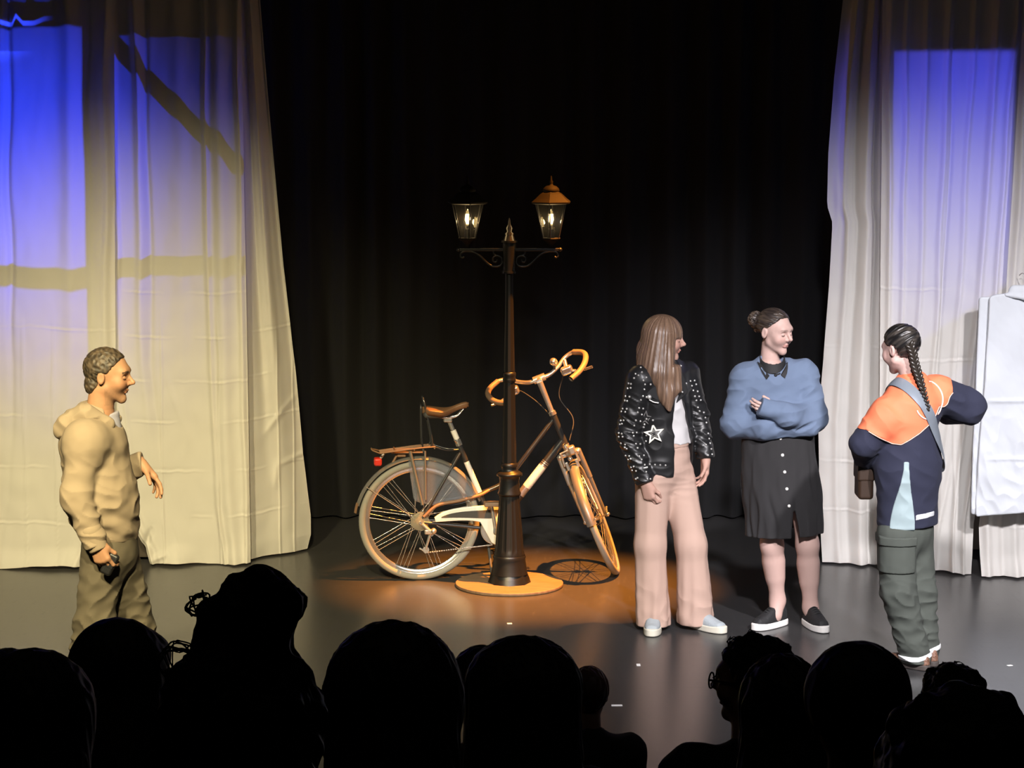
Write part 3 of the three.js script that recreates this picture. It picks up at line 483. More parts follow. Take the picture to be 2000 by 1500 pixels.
// head in its own axes: x to its left-hand picture side, y up, z out of the face; about 0.22 m high
function headField(o = {}) {
  const jaw = o.jaw ?? 1, nose = o.nose ?? 1, parts = [ellip([0, 0.035, -0.012], [0.073, 0.083, 0.092]), ellip([0, -0.02, 0.03], [0.057, 0.078, 0.058]),
    cone([-0.043, -0.055, 0.002], [-0.007, -0.099 * jaw, 0.062], 0.02, 0.0138), cone([0.043, -0.055, 0.002], [0.007, -0.099 * jaw, 0.062], 0.02, 0.0138), cone([-0.03, 0.024, 0.072], [0.03, 0.024, 0.072], 0.016),
    ellip([-0.036, -0.028, 0.056], [0.026, 0.026, 0.026]), ellip([0.036, -0.028, 0.056], [0.026, 0.026, 0.026])];
  const base = union(parts, 0.03);
  const socket = union([ellip([-0.031, 0.002, 0.1], [0.021, 0.015, 0.025]), ellip([0.031, 0.002, 0.1], [0.021, 0.015, 0.025])], 0.005);
  const lids = union([ellip([-0.031, -0.001, 0.0725], [0.0155, 0.0115, 0.0135]), ellip([0.031, -0.001, 0.0725], [0.0155, 0.0115, 0.0135])], 0.003);
  const nos = union([cone([0, 0.018, 0.08], [0, -0.022, 0.083 + 0.024 * nose], 0.0065, 0.0092), cone([-0.0095, -0.029, 0.092], [0.0095, -0.029, 0.092], 0.0082), cone([0, -0.022, 0.083 + 0.024 * nose], [0, -0.033, 0.09], 0.0088, 0.007)], 0.007);
  const lips = union([cone([-0.02, -0.061, 0.076], [0, -0.057, 0.087], 0.0035, 0.0052), cone([0.02, -0.061, 0.076], [0, -0.057, 0.087], 0.0035, 0.0052), cone([-0.012, -0.0665, 0.08], [0.012, -0.0665, 0.08], 0.0062)], 0.0035);
  const ear = (s) => cut(ellip([s * 0.075, -0.004, -0.016], [0.0105, 0.029, 0.0175]), ellip([s * 0.088, -0.002, -0.011], [0.008, 0.02, 0.012]), 0.006);
  const e1 = ear(-1), e2 = ear(1);
  return (x, y, z) => { let d = smax(base(x, y, z), -socket(x, y, z), 0.016); d = smin(d, lids(x, y, z), 0.004); d = smin(d, nos(x, y, z), 0.009); d = smin(d, lips(x, y, z), 0.006); d = smin(d, e1(x, y, z), 0.008); return smin(d, e2(x, y, z), 0.008); };
}
function headColor(skin, o = {}) {
  const lip = o.lip || [skin[0] * 0.8, skin[1] * 0.5, skin[2] * 0.5], brow = o.brow || [0.06, 0.04, 0.03];
  return (x, y, z) => {
    const n = 1 + 0.05 * noise3(x * 40, y * 40, z * 40); let c = skin.map((v) => v * n);
    const blush = Math.exp(-(Math.pow(Math.abs(x) - 0.04, 2) + Math.pow(y + 0.03, 2)) / 0.0006) * smooth(0.02, 0.06, z) * 0.35; c = mix3(c, [skin[0], skin[1] * 0.72, skin[2] * 0.7], blush);
    if (z > 0.065 && Math.abs(x) < 0.021 && y < -0.053 && y > -0.0725) c = mix3(c, lip, 0.7);
    if (z > 0.05 && Math.abs(x) > 0.012 && Math.abs(x) < 0.052 && Math.abs(y - 0.027 + (Math.abs(x) - 0.03) * (Math.abs(x) - 0.03) * 8) < (o.browW ?? 0.003)) c = mix3(c, brow, o.browMix ?? 0.8);
    if (z > 0.05 && Math.abs(Math.abs(x) - 0.031) < 0.015 && Math.abs(y + (o.lash ?? 0.006) - 6 * Math.pow(Math.abs(x) - 0.031, 2)) < 0.0022) c = mix3(c, [0.05, 0.03, 0.025], 0.85);
    if (o.stubble && y < -0.035 && z > 0.0 && y > -0.13) c = mix3(c, [0.12, 0.085, 0.06], o.stubble * smooth(-0.03, -0.06, y) * (0.8 + 0.5 * noise3(x * 300, y * 300, z * 300)));
    return c;
  };
}
const headMatrix = (at, yaw, pitch = 0, roll = 0, s = 1) => new THREE.Matrix4().compose(v3(at), new THREE.Quaternion().setFromEuler(new THREE.Euler(pitch, yaw, roll, 'YXZ')), new THREE.Vector3(s, s, s));

// hand: wrist, direction of the fingers, side the thumb is on, side the palm faces; curl of index..little and thumb
function handField(w, dir, thumb, palm, curl, s = 1, spread = 0.06) {
  const Y = v3(dir).normalize(), X = v3(thumb).addScaledVector(Y, -v3(thumb).dot(Y)).normalize(); let Z = X.clone().cross(Y); if (Z.dot(v3(palm)) < 0) Z.negate();
  const P = (x, y, z) => { const o = v3(w).addScaledVector(X, x * s).addScaledVector(Y, y * s).addScaledVector(Z, z * s); return [o.x, o.y, o.z]; };
  const palmParts = [], digits = [];
  const fx = [0.027, 0.009, -0.009, -0.026], fy = [0.083, 0.086, 0.083, 0.075], L = [[0.04, 0.025, 0.02], [0.044, 0.028, 0.021], [0.041, 0.026, 0.021], [0.032, 0.02, 0.018]];
  for (let i = 0; i < 4; i++) {
    palmParts.push(cone(P(fx[i] * 0.55, -0.01, 0), P(fx[i], fy[i], 0), 0.0185 * s, 0.0125 * s));
    let x = fx[i], y = fy[i], z = 0, a = 0; const c = Array.isArray(curl) ? curl[i] : curl, sx = spread * (1.5 - i) / 1.5;
    const seg = [0.75, 1.15, 0.8];
    for (let j = 0; j < 3; j++) { a += c * seg[j]; const l = L[i][j], nx = x + Math.sin(sx) * l * Math.cos(a), ny = y + Math.cos(a) * l, nz = z + Math.sin(a) * l; digits.push(cone(P(x, y, z), P(nx, ny, nz), (0.0095 - j * 0.0008 - (i === 3 ? 0.0012 : 0)) * s, (0.0088 - j * 0.0009 - (i === 3 ? 0.0012 : 0)) * s)); x = nx; y = ny; z = nz; }
  }
  palmParts.push(cone(P(0.016, 0.012, 0.006), P(0.034, 0.042, 0.012), 0.017 * s, 0.0125 * s));
  const tc = Array.isArray(curl) ? curl[4] ?? 0.5 : curl; let a = 0.75 - tc * 0.5, p = [0.034, 0.042, 0.012];
  for (const [l, r] of [[0.034, 0.0108], [0.027, 0.0095]]) { const q = [p[0] + Math.sin(a) * l, p[1] + Math.cos(a) * l, p[2] + 0.012 + tc * 0.012]; digits.push(cone(P(...p), P(...q), r * s, r * 0.9 * s)); p = q; a -= 0.35 + tc * 0.6; }
  const pf = union(palmParts, 0.02 * s), df = union(digits, 0.0035);
  return { f: (x, y, z) => smin(pf(x, y, z), df(x, y, z), 0.008), c: P(0.005, 0.075, 0), r: 0.13 * s };
}
function bounds(pts, pad) { const lo = [9, 9, 9], hi = [-9, -9, -9]; for (const p of pts) for (let i = 0; i < 3; i++) { lo[i] = Math.min(lo[i], p[i] - pad); hi[i] = Math.max(hi[i], p[i] + pad); } return [lo, hi]; }
// the body: one skin mesh made of the trunk and limbs (coarse) with head and hands (fine)
function bodyMesh(J, o) {
  const nf = o.face, limbs = [...chain([J.chest, J.waist, J.pelvis], [0.105, 0.09, 0.105], nf), ...chain([J.shL, J.elL, J.wrL], [0.04, 0.034, 0.024]), ...chain([J.shR, J.elR, J.wrR], [0.04, 0.034, 0.024]), cone(J.shL, J.shR, 0.045),
    ...chain([J.hipL, J.knL, J.anL], [0.07, o.knee ?? 0.05, o.ankle ?? 0.034]), ...chain([J.hipR, J.knR, J.anR], [0.07, o.knee ?? 0.05, o.ankle ?? 0.034]), ...(o.extra || [])];
  const neckTop = mix3(J.neck, J.head, 0.62), neckF = cone(J.neck, add3(neckTop, o.neckShift || [0, 0, 0]), (o.neckR || 0.05) * 1.08, o.neckR || 0.05);
  const bodyF = union([...limbs, cone(J.chest, J.neck, 0.075, 0.05), neckF], 0.035), pts = Object.values(J), [lo, hi] = bounds(pts, 0.13);
  const plainSkin = () => o.skin, geos = [netMesh(bodyF, lo, [hi[0], J.neck[1] + 0.02, hi[2]], 0.011, plainSkin)];
  const H = o.headM, hf0 = headField(o.headShape), sc = new THREE.Vector3().setFromMatrixScale(H).x, inv = H.clone().invert(), cf = headColor(o.skin, o.headTint), tmp = new THREE.Vector3();
  const hf = (() => { const pf = placed(hf0, H); return (x, y, z) => smin(pf(x, y, z) * sc, neckF(x, y, z), 0.022); })();
  geos.push(netMesh(hf, [J.head[0] - 0.14, J.neck[1] - 0.02, J.head[2] - 0.14], [J.head[0] + 0.14, J.head[1] + 0.15, J.head[2] + 0.14], 0.0032, (x, y, z) => { tmp.set(x, y, z).applyMatrix4(inv); return cf(tmp.x, tmp.y, tmp.z); }));
  for (const h of o.hands) geos.push(netMesh(h.f, h.c.map((c) => c - h.r), h.c.map((c) => c + h.r), 0.003, plainSkin));
  return mergeGeometries(geos);
}
const skinMat = () => mat(0xffffff, 0.55, { vertexColors: true, specularIntensity: 0.5 });
function eachLoft(name, f, lo, hi, cell, m, parent) { return part(name, netMesh(f, lo, hi, cell), m, parent); }
// a shoe in its own axes, toe along z, sole on y = 0
function shoe(parent, o) {
  const g = new THREE.Group(); g.name = 'shoe'; g.position.set(...o.at); g.rotation.y = o.turn; parent.add(g);
  const L = o.length, z0 = -L * 0.32, mid = z0 + L * 0.5;
  const foot = (x, z, grow) => { const t = clamp((z - z0) / L, 0, 1), w = lerp(0.034, 0.044, smooth(0.1, 0.7, t)) + grow, q = (z - mid) / (L * 0.5 + grow); return (Math.pow(Math.pow(Math.abs(x) / w, 2.6) + Math.pow(Math.abs(q), 2.6 + (q > 0 ? 0 : 0.8)), 1 / 2.6) - 1) * w; };
  const soleF = (x, y, z) => smax(foot(x, z, 0.003) * 0.8, Math.max(-y, y - o.sole - 0.006 * smooth(L * 0.4, L * 0.66, z)), 0.006);
  const top = (z) => { const t = clamp((z - z0) / L, 0, 1); return o.sole + (o.high || 1) * (t < 0.3 ? 0.062 - 0.01 * t : lerp(0.059, 0.026, smooth(0.3, 0.86, t))) - 0.03 * smooth(0.88, 1.02, t); };
  const upF = (x, y, z) => {
    const h = Math.max(0.02, top(z) - o.sole), v = clamp((y - o.sole) / h, 0, 1), d = foot(x, z, -0.002 - 0.016 * v * v);
    const throat = cone([0, o.sole + 0.16, z0 + L * 0.2], [0, o.sole + 0.062 * (o.high || 1), z0 + L * 0.22], 0.03)(x, y, z);
    return smax(smax(smax(d * 0.8, (y - top(z)) * 0.8, 0.016), o.sole - 0.004 - y, 0.004), -throat, 0.008) - 0.0005 * fold3(x * 60, y * 60, z * 60, 1);
  };
  const lo = [-0.08, -0.01, -L * 0.5], hi = [0.08, 0.16, L * 0.8];
  part('upper', netMesh(upF, lo, hi, 0.0045), o.upper, g);
  part('sole', netMesh(soleF, lo, hi, 0.0045), o.soleM, g);
  if (o.lace) { const l = []; for (let k = 0; k < 4; k++) { const z = L * (0.1 + k * 0.065), y = top(z); l.push(tube([[-0.022, y - 0.006, z], [0, y + 0.003, z + 0.004], [0.022, y - 0.006, z]], 0.003, 10, 5)); } const lc = part('laces', merge(l), o.lace, g); lc.userData.kind = 'stuff'; }
  return g;
}
// ---------------------------------------------------------------- girl in the studded leather jacket
{
  const g = thing('person', 'girl with long brown hair in studded black leather jacket and pink flared trousers', 'person', [0.884, 0, 1.239]);
  const J = { pelvis: [-0.093, 0.814, 0.0], waist: [-0.083, 0.975, 0.0], chest: [-0.107, 1.215, 0.0], neck: [-0.109, 1.375, -0.02], head: [-0.096, 1.518, 0.0], shR: [-0.225, 1.315, 0.08], elR: [-0.289, 1.038, 0.07], wrR: [-0.198, 0.785, 0.13], shL: [0.018, 1.322, -0.08], elL: [0.085, 1.103, -0.1], wrL: [0.122, 0.89, -0.03], hipR: [-0.165, 0.79, 0.05], knR: [-0.168, 0.449, 0.06], anR: [-0.145, 0.085, 0.02], hipL: [-0.012, 0.776, -0.04], knL: [0.047, 0.44, 0.02], anL: [0.085, 0.07, 0.0] };
  const F = [0.54, 0, 0.84], side = [-0.84, 0, 0.54], ff = [...F, 1.45];
  const skin = [0.47, 0.28, 0.22], H = headMatrix(J.head, 1.42, 0.08, 0, 0.94);
  part('body', bodyMesh(J, { face: ff, skin, headM: H, neckR: 0.046, hands: [handField(J.wrR, [0.25, -0.95, 0.12], [0.8, 0, 0.6], [0.35, 0, -0.93], [0.75, 0.85, 0.9, 0.95, 0.7], 0.92), handField(J.wrL, [-0.05, -1, 0.05], [0.3, 0, 0.95], [-0.95, 0, 0.3], [0.35, 0.4, 0.45, 0.5, 0.3], 0.92)] }), skinMat(), g);
  // trousers: high waist, wide flared legs
  const leg = (hip, kn, an) => chain([hip, kn, [an[0], 0.045, an[2]]], [0.093, 0.079, 0.092]);
  const tr0 = union([...chain([[-0.085, 0.99, 0], [-0.09, 0.86, 0]], [0.118, 0.142], [...F, 1.25]), ...leg([-0.155, 0.79, 0.04], J.knR, [-0.148, 0, 0.035]), ...leg([-0.022, 0.78, -0.03], J.knL, [0.075, 0, 0.01])], 0.035);
  const tr = (x, y, z) => {
    let d = tr0(x, y, z); const low = smooth(0.55, 0.1, y);
    d -= 0.0045 * noise3(x * 15, y * 1.6, z * 15) * (0.5 + low) + 0.0025 * fold3(x * 4, y * 15, z * 4, 3) * smooth(0.62, 0.8, y) + 0.005 * fold3(x * 6 + y * 4, y * 7, z * 6, 5) * smooth(0.35, 0.06, y);
    return smax(smax(d, 0.022 - y, 0.006), y - 1.0, 0.006);
  };
  const pink = mat(lin(0.48, 0.325, 0.26), 0.85, { sheen: 0.2, sheenRoughness: 0.6 });
  const trousers = part('trousers', netMesh(tr, [-0.33, 0.0, -0.24], [0.24, 1.03, 0.26], 0.0065), pink, g);
  part('waistband', netMesh(both((x, y, z) => tr0(x, y, z) - 0.004, (x, y, z) => Math.abs(y - 0.977) - 0.018), [-0.33, 0.93, -0.24], [0.24, 1.02, 0.26], 0.005), pink, trousers);
  // white top
  const topF = both(union([...chain([add3(J.chest, [0, 0.06, 0]), J.waist, [-0.085, 0.95, 0]], [0.132, 0.12, 0.125], [...F, 1.3]), cone(J.shL, J.shR, 0.055)], 0.04), plane([0, 0.975, 0], [-0.1, -1, 0]));
  part('top', netMesh((x, y, z) => topF(x, y, z) - 0.005 * fold3(x * 9, y * 7, z * 9, 2), [-0.33, 0.9, -0.22], [0.14, 1.4, 0.24], 0.006), mat(lin(0.6, 0.585, 0.58), 0.8), g);
  // leather jacket
  const jt = union([...chain([add3(J.chest, [0, 0.05, 0]), J.waist, [-0.1, 0.83, 0.0]], [0.152, 0.143, 0.158], [...F, 1.32]), cone(add3(J.shL, [0.005, 0, 0]), add3(J.shR, [0.01, 0.0, 0]), 0.068, 0.07), cone(J.chest, J.neck, 0.11, 0.07)], 0.05);
  const across = (x, z) => (x + 0.09) * side[0] + z * side[2], fwd = (x, z) => (x + 0.09) * F[0] + z * F[2];
  const opening = (x, y, z) => { const a = across(x, z), w = lerp(0.018, 0.075, smooth(1.36, 0.9, y)); return Math.max(Math.abs(a + lerp(0.0, 0.05, smooth(1.3, 0.9, y))) - w, 0.0 - fwd(x, z), 0.62 - y); };
  const hemPlane = plane([-0.17, 0.835, 0.1], [-0.22, -1, -0.1]);
  const torsoJ = (x, y, z) => smax(smax(jt(x, y, z), -opening(x, y, z), 0.012), hemPlane(x, y, z), 0.01);
  const slR = union([...chain([J.shR, J.elR, J.wrR], [0.075, 0.06, 0.046])], 0.02), slL = union([...chain([J.shL, J.elL, J.wrL], [0.07, 0.056, 0.044])], 0.02);
  const cutR = plane(J.wrR, [0.3, -0.95, 0.2]), cutL = plane(J.wrL, [0.1, -1, 0.1]);
  const sleeves = (x, y, z) => {
    const w = 0.006 * fold3(x * 5, y * 17 + x * 8, z * 5, 7) + 0.002 * noise3(x * 18, y * 34, z * 18);
    const a = smax(slR(x, y, z) - w * smooth(1.3, 1.1, y), cutR(x, y, z), 0.006), b = smax(slL(x, y, z) - w * smooth(1.3, 1.1, y), cutL(x, y, z), 0.006); return Math.min(a, b);
  };
  const jacketF = (x, y, z) => smin(torsoJ(x, y, z) - 0.004 * fold3(x * 8, y * 9, z * 8, 9), sleeves(x, y, z), 0.018);
  const leather = mat(lin(0.011, 0.011, 0.0115), 0.42, { clearcoat: 0.3, clearcoatRoughness: 0.35, specularIntensity: 0.8 });
  const jacket = part('jacket', netMesh(jacketF, [-0.42, 0.7, -0.26], [0.25, 1.46, 0.3], 0.006), leather, g);
  // collar and lapels
  const ring = (x, y, z) => { const px = x + 0.105, pz = z + 0.01, q = Math.hypot(px, pz) - 0.078, yy = y - 1.372 - 0.04 * (px * -F[0] + pz * -F[2]) / 0.08; return Math.max(Math.hypot(q, yy * 0.55) - 0.02, (px * F[0] + pz * F[2]) - 0.05); };
  part('collar', netMesh(ring, [-0.24, 1.29, -0.15], [0.03, 1.47, 0.14], 0.005), leather, jacket);
  const lapel = (pts) => { const s = new THREE.Shape(); pts.forEach(([x, y], i) => i ? s.lineTo(x, y) : s.moveTo(x, y)); s.closePath(); return new THREE.ExtrudeGeometry(s, { depth: 0.006, bevelEnabled: true, bevelSize: 0.003, bevelThickness: 0.002, bevelSegments: 2 }); };
  part('lapel', lapel([[-0.155, 1.375], [-0.195, 1.31], [-0.215, 1.255], [-0.115, 1.205], [-0.085, 1.3]]).translate(0, 0, 0.128).rotateX(0), leather, jacket);
  part('lapel', lapel([[-0.02, 1.365], [0.0, 1.31], [0.018, 1.25], [-0.045, 1.19], [-0.055, 1.28]]).rotateY(0.15).translate(0, 0, 0.062), leather, jacket);
  // studs, star patches
  const steel = mat(lin(0.85, 0.84, 0.8), 0.22, { metalness: 0.7 }), studs = [], R = rng(5);
  const stud = new THREE.SphereGeometry(0.0058, 8, 5, 0, Math.PI * 2, 0, Math.PI / 2).rotateX(Math.PI / 2);
  const put = (x, y, d = [0, 0, -1], o = [0, 0, 1]) => { const h = hit(jacketF, [x + o[0] * 0.0, y, 0.6], d); if (h) studs.push(onSurface(stud, h, -0.0005)); };
  const armAt = (t, P, Q, S) => t < 0.5 ? mix3(P, Q, t * 2) : mix3(Q, S, t * 2 - 1);
  for (let k = 0; k < 17; k++) { const c = armAt(0.03 + k * 0.057, J.shR, J.elR, J.wrR); for (const s of [-0.062, -0.046, 0.026, 0.05]) { if (s === 0.05 && k % 2) continue; put(c[0] + s * lerp(1, 0.7, k / 17) + (R() - 0.5) * 0.008, c[1] + (k % 2) * 0.01 + (R() - 0.5) * 0.008); } }
  for (let k = 0; k < 15; k++) { const c = armAt(0.05 + k * 0.064, J.shL, J.elL, J.wrL); for (const s of [0.035, 0.012]) if (R() < 0.75) put(c[0] + s, c[1] + (R() - 0.5) * 0.01); }
  for (const [x, y] of [[-0.23, 1.4], [-0.227, 1.382], [-0.222, 1.36], [-0.2, 1.335], [-0.188, 1.37], [-0.24, 1.345], [-0.262, 1.33], [-0.215, 1.32], [-0.255, 1.352], [-0.015, 1.38], [0.012, 1.29], [0.0, 1.262], [-0.01, 1.25]]) put(x, y);
  for (let k = 0; k < 5; k++) { put(-0.205 + k * 0.027, 0.885 - k * 0.002); }
  for (const [x, y] of [[-0.205, 1.085], [-0.208, 1.07], [-0.195, 1.03], [-0.197, 1.0], [-0.125, 1.05], [-0.2, 0.87], [-0.195, 1.115], [-0.163, 1.11], [-0.22, 1.14]]) put(x, y);
  part('studs', merge(studs), steel, jacket).userData.kind = 'stuff';
  const starShape = (r0, r1, rot) => { const s = new THREE.Shape(); for (let k = 0; k < 10; k++) { const a = Math.PI / 2 + rot + k * Math.PI / 5, r = k % 2 ? r1 : r0; k ? s.lineTo(Math.cos(a) * r, Math.sin(a) * r) : s.moveTo(Math.cos(a) * r, Math.sin(a) * r); } s.closePath(); return s; };
  const star = (r0, r1, i0, i1, rot) => { const s = starShape(r0, r1, rot); s.holes.push(starShape(i0, i1, rot)); return new THREE.ExtrudeGeometry(s, { depth: 0.005, bevelEnabled: false }); };
  const cream = mat(lin(0.80, 0.76, 0.66), 0.5);
  const s1 = part('star_patch', onSurface(star(0.057, 0.025, 0.036, 0.0155, 0.2), hit(jacketF, [-0.155, 1.04, 0.6], [0, 0, -1]), 0.001), cream, jacket); s1.userData.label = 'large cream star outline';
  part('star_patch', onSurface(star(0.024, 0.0105, 0.019, 0.008, 0.2), hit(jacketF, [-0.155, 1.04, 0.6], [0, 0, -1]), 0.001), steel, jacket);
  part('star_patch', onSurface(star(0.042, 0.018, 0.034, 0.0125, -0.1), hit(jacketF, [-0.2, 1.12, 0.6], [0, 0, -1]), 0.001), mat(lin(0.3, 0.29, 0.28), 0.4, { metalness: 0.5 }), jacket);
  part('brooch', onSurface(new THREE.SphereGeometry(0.012, 14, 8, 0, 7, 0, Math.PI / 2).rotateX(Math.PI / 2), { p: [-0.183, 1.232, 0.139], n: new THREE.Vector3(-0.1, 0.1, 1).normalize() }), steel, jacket);
  part('zip', tube([[-0.183, 1.218, 0.137], [-0.16, 1.206, 0.139], [-0.135, 1.202, 0.139]], 0.004, 12, 6), steel, jacket);
  // long hair with fringe, over the shoulders
  {
    const inv = H.clone().invert(), t = new THREE.Vector3(), capF = ellip([0, 0.034, -0.016], [0.088, 0.096, 0.106]);
    const fall = union([cone([-0.122, 1.53, 0.02], [-0.135, 1.35, 0.05], 0.095, 0.1, [0, 0, 1, 1.0]), cone([-0.125, 1.42, 0.06], [-0.095, 1.235, 0.125], 0.072, 0.04, [0.2, 0, 1, 1.6]), cone([-0.075, 1.42, 0.06], [-0.035, 1.27, 0.115], 0.04, 0.014), cone([-0.19, 1.42, 0.03], [-0.205, 1.33, 0.07], 0.045, 0.02), cone([-0.09, 1.25, 0.125], [-0.078, 1.165, 0.138], 0.034, 0.012, [0.2, 0, 1, 1.7]), cone([-0.16, 1.45, -0.06], [-0.15, 1.25, -0.11], 0.08, 0.05)], 0.05);
    const hairF = (x, y, z) => {
      t.set(x, y, z).applyMatrix4(inv); let d = smin(capF(t.x, t.y, t.z) * 0.94, fall(x, y, z), 0.04);
      const front = Math.max(0.066 - t.z, t.y - 0.006, -0.13 - t.y); d = smax(d, -front, 0.016);                               // face stays free below the fringe
      const low = smooth(1.5, 1.25, y), ang = Math.atan2(t.x, t.z + 0.01), rad = smooth(0.012, 0.06, Math.hypot(t.x, t.z + 0.01));
      return d - 0.0022 * rad * noise2(ang * 7, y * 2 + 5) - 0.0006 * rad * noise2(ang * 22, y * 3) - 0.007 * low * noise3(x * 15 + y * 3, y * 3, z * 15);
    };
    const c0 = [0.095, 0.056, 0.036], c1 = [0.25, 0.155, 0.1];
    part('hair', netMesh(hairF, [-0.29, 1.13, -0.17], [0.05, 1.66, 0.19], 0.0042, (x, y, z) => { t.set(x, y, z).applyMatrix4(inv); const ang = Math.atan2(t.x, t.z + 0.01); return mix3(c0, c1, clamp(0.42 + 0.5 * noise2(ang * 10, y * 1.5) + 0.3 * noise2(ang * 31, y * 2 + 9), 0, 1)); }), mat(0xffffff, 0.38, { vertexColors: true }), g);
  }
  const soleM = mat(lin(0.66, 0.63, 0.52), 0.6), upM = mat(lin(0.34, 0.38, 0.40), 0.7);
  shoe(g, { at: [-0.148, 0, 0.06], turn: -0.12, length: 0.25, sole: 0.035, upper: upM, soleM });
  shoe(g, { at: [0.1, 0, 0.03], turn: 0.75, length: 0.25, sole: 0.035, upper: upM, soleM });
}
// ---------------------------------------------------------------- girl in the blue jumper, arms folded
{
  const g = thing('person', 'girl with folded arms in pale blue jumper and black buttoned knee skirt', 'person', [1.477, 0, 1.203]);
  const J = { pelvis: [-0.074, 0.862, 0.0], waist: [-0.095, 1.009, 0.0], chest: [-0.115, 1.19, 0.0], neck: [-0.142, 1.375, -0.02], head: [-0.118, 1.549, 0.0], shR: [-0.265, 1.305, 0.0], elR: [-0.318, 1.075, 0.03], wrR: [0.01, 1.068, 0.13], shL: [0.03, 1.325, -0.01], elL: [0.072, 1.11, 0.05], wrL: [-0.12, 1.155, 0.18], hipR: [-0.151, 0.835, 0.0], knR: [-0.122, 0.434, 0.03], anR: [-0.085, 0.132, -0.01], hipL: [0.014, 0.835, 0.0], knL: [0.062, 0.434, 0.03], anL: [0.087, 0.096, 0.0] };
  const ff = [0.1, 0, 0.995, 1.4], skin = [0.5, 0.335, 0.29], H = headMatrix(J.head, 0.8, 0.12, 0.02, 0.95);
  const calf = (k, a) => cone(mix3(k, a, 0.3), mix3(k, a, 0.55), 0.056, 0.045);
  part('body', bodyMesh(J, { face: ff, skin, headM: H, neckR: 0.047, knee: 0.056, ankle: 0.038, neckShift: [-0.01, 0, -0.015], extra: [calf(add3(J.knR, [0, 0, -0.02]), J.anR), calf(add3(J.knL, [0, 0, -0.02]), J.anL), cone(J.anR, [-0.1, 0.06, 0.03], 0.036), cone(J.anL, [0.1, 0.05, 0.03], 0.036)], headTint: { brow: [0.16, 0.1, 0.08], browMix: 0.6, lash: 0.005 }, headShape: { nose: 1.1 },
    hands: [handField(J.wrL, [-0.95, 0.2, 0.05], [-0.2, 0.9, 0.3], [0.1, -0.1, -1], [0.35, 0.4, 0.45, 0.5, 0.2], 0.9), handField(J.wrR, [0.95, 0.15, -0.25], [0, 1, 0.2], [0, 0.1, -1], [0.3, 0.3, 0.35, 0.4, 0.3], 0.9)] }), skinMat(), g);
  // jumper, loose, blousing above the waist
  const torso = union([...chain([[-0.115, 1.24, 0], [-0.1, 1.09, 0.01], [-0.095, 1.04, 0.01]], [0.165, 0.178, 0.172], [0.1, 0, 1, 1.4]), cone(J.shL, J.shR, 0.078, 0.078), cone([-0.13, 1.28, 0], add3(J.neck, [0, -0.02, 0]), 0.12, 0.07, [0, 0, 1, 1.2])], 0.06);
  const hem = (x, y, z) => 1.022 + 0.02 * (x + 0.1) / 0.2 - y;
  const upR = union(chain([J.shR, J.elR, [-0.18, 1.07, 0.12], add3(J.wrR, [0.05, 0, -0.02])], [0.08, 0.074, 0.06, 0.045]), 0.03), upL = union(chain([J.shL, J.elL, [-0.06, 1.135, 0.165], add3(J.wrL, [-0.09, 0.03, 0.0])], [0.08, 0.076, 0.06, 0.045]), 0.03);
  const cutL = plane(add3(J.wrL, [-0.095, 0.03, 0]), [-0.9, 0.35, 0.1]);
  const fold = (x, y, z, s) => 0.006 * fold3(x * 4 + y * 5, y * 9 - x * 5, z * 4, s) + 0.0012 * noise3(x * 20, y * 20, z * 20);
  const jf = (x, y, z) => {
    const t = smax(torso(x, y, z) - fold(x, y, z, 1) * 0.7, hem(x, y, z), 0.015), a = upR(x, y, z) - fold(x, y, z, 4), b = smax(upL(x, y, z) - fold(x, y, z, 8), cutL(x, y, z), 0.008);
    return smin(smin(t, a, 0.025), b, 0.014);
  };
  const neckHole = cone(add3(J.neck, [0.005, -0.045, 0.05]), add3(J.neck, [0.02, 0.2, 0.09]), 0.058, 0.09);
  part('jumper', netMesh(cut(jf, neckHole, 0.01), [-0.44, 0.98, -0.22], [0.2, 1.46, 0.3], 0.006), mat(lin(0.115, 0.155, 0.235), 0.95, { sheen: 0.1, sheenRoughness: 0.7, sheenColor: lin(0.5, 0.55, 0.7) }), g);
  // black shirt collar and small microphone
  const black = mat(lin(0.01, 0.01, 0.011), 0.75), blade = (pts) => { const s = new THREE.Shape(); pts.forEach(([x, y], i) => i ? s.lineTo(x, y) : s.moveTo(x, y)); s.closePath(); return new THREE.ExtrudeGeometry(s, { depth: 0.004, bevelEnabled: true, bevelSize: 0.002, bevelThickness: 0.0015, bevelSegments: 1 }); };
  const band = (x, y, z) => { const px = x + 0.132, pz = z - 0.005, r = Math.hypot(px, pz * 0.95), yy = y - 1.395 + pz * 0.45; return Math.max(Math.abs(r - 0.066 + yy * 0.2) - 0.0045, Math.abs(yy) - 0.022); };
  const collar = part('collar', netMesh(band, [-0.24, 1.31, -0.1], [-0.03, 1.47, 0.11], 0.004), black, g);
  const jumperF = cut(jf, neckHole, 0.01), lay = (pts) => { const q = pts.map(([x, y]) => { const h = hit(jumperF, [x, y, 0.5], [0, 0, -1]); return [x, y, Math.max(h ? h.p[2] : 0.05, 0.04) + 0.008]; }), n = q.length, pos = [], c = q.reduce((a, p) => add3(a, p, 1 / n), [0, 0, 0]); c[2] = Math.max(c[2], (hit(jumperF, [c[0], c[1], 0.5], [0, 0, -1])?.p[2] ?? 0) + 0.008) + 0.002; for (let i = 0; i < n; i++) pos.push(...c, ...q[i], ...q[(i + 1) % n]); const bk = []; for (let i = 0; i < n; i++) { const a = q[i], e = q[(i + 1) % n]; bk.push(...a, ...add3(a, [0, 0, -0.012]), ...e, ...e, ...add3(a, [0, 0, -0.012]), ...add3(e, [0, 0, -0.012])); } const g2 = new THREE.BufferGeometry(); g2.setAttribute('position', new THREE.Float32BufferAttribute([...pos, ...bk], 3)); g2.computeVertexNormals(); return g2; };
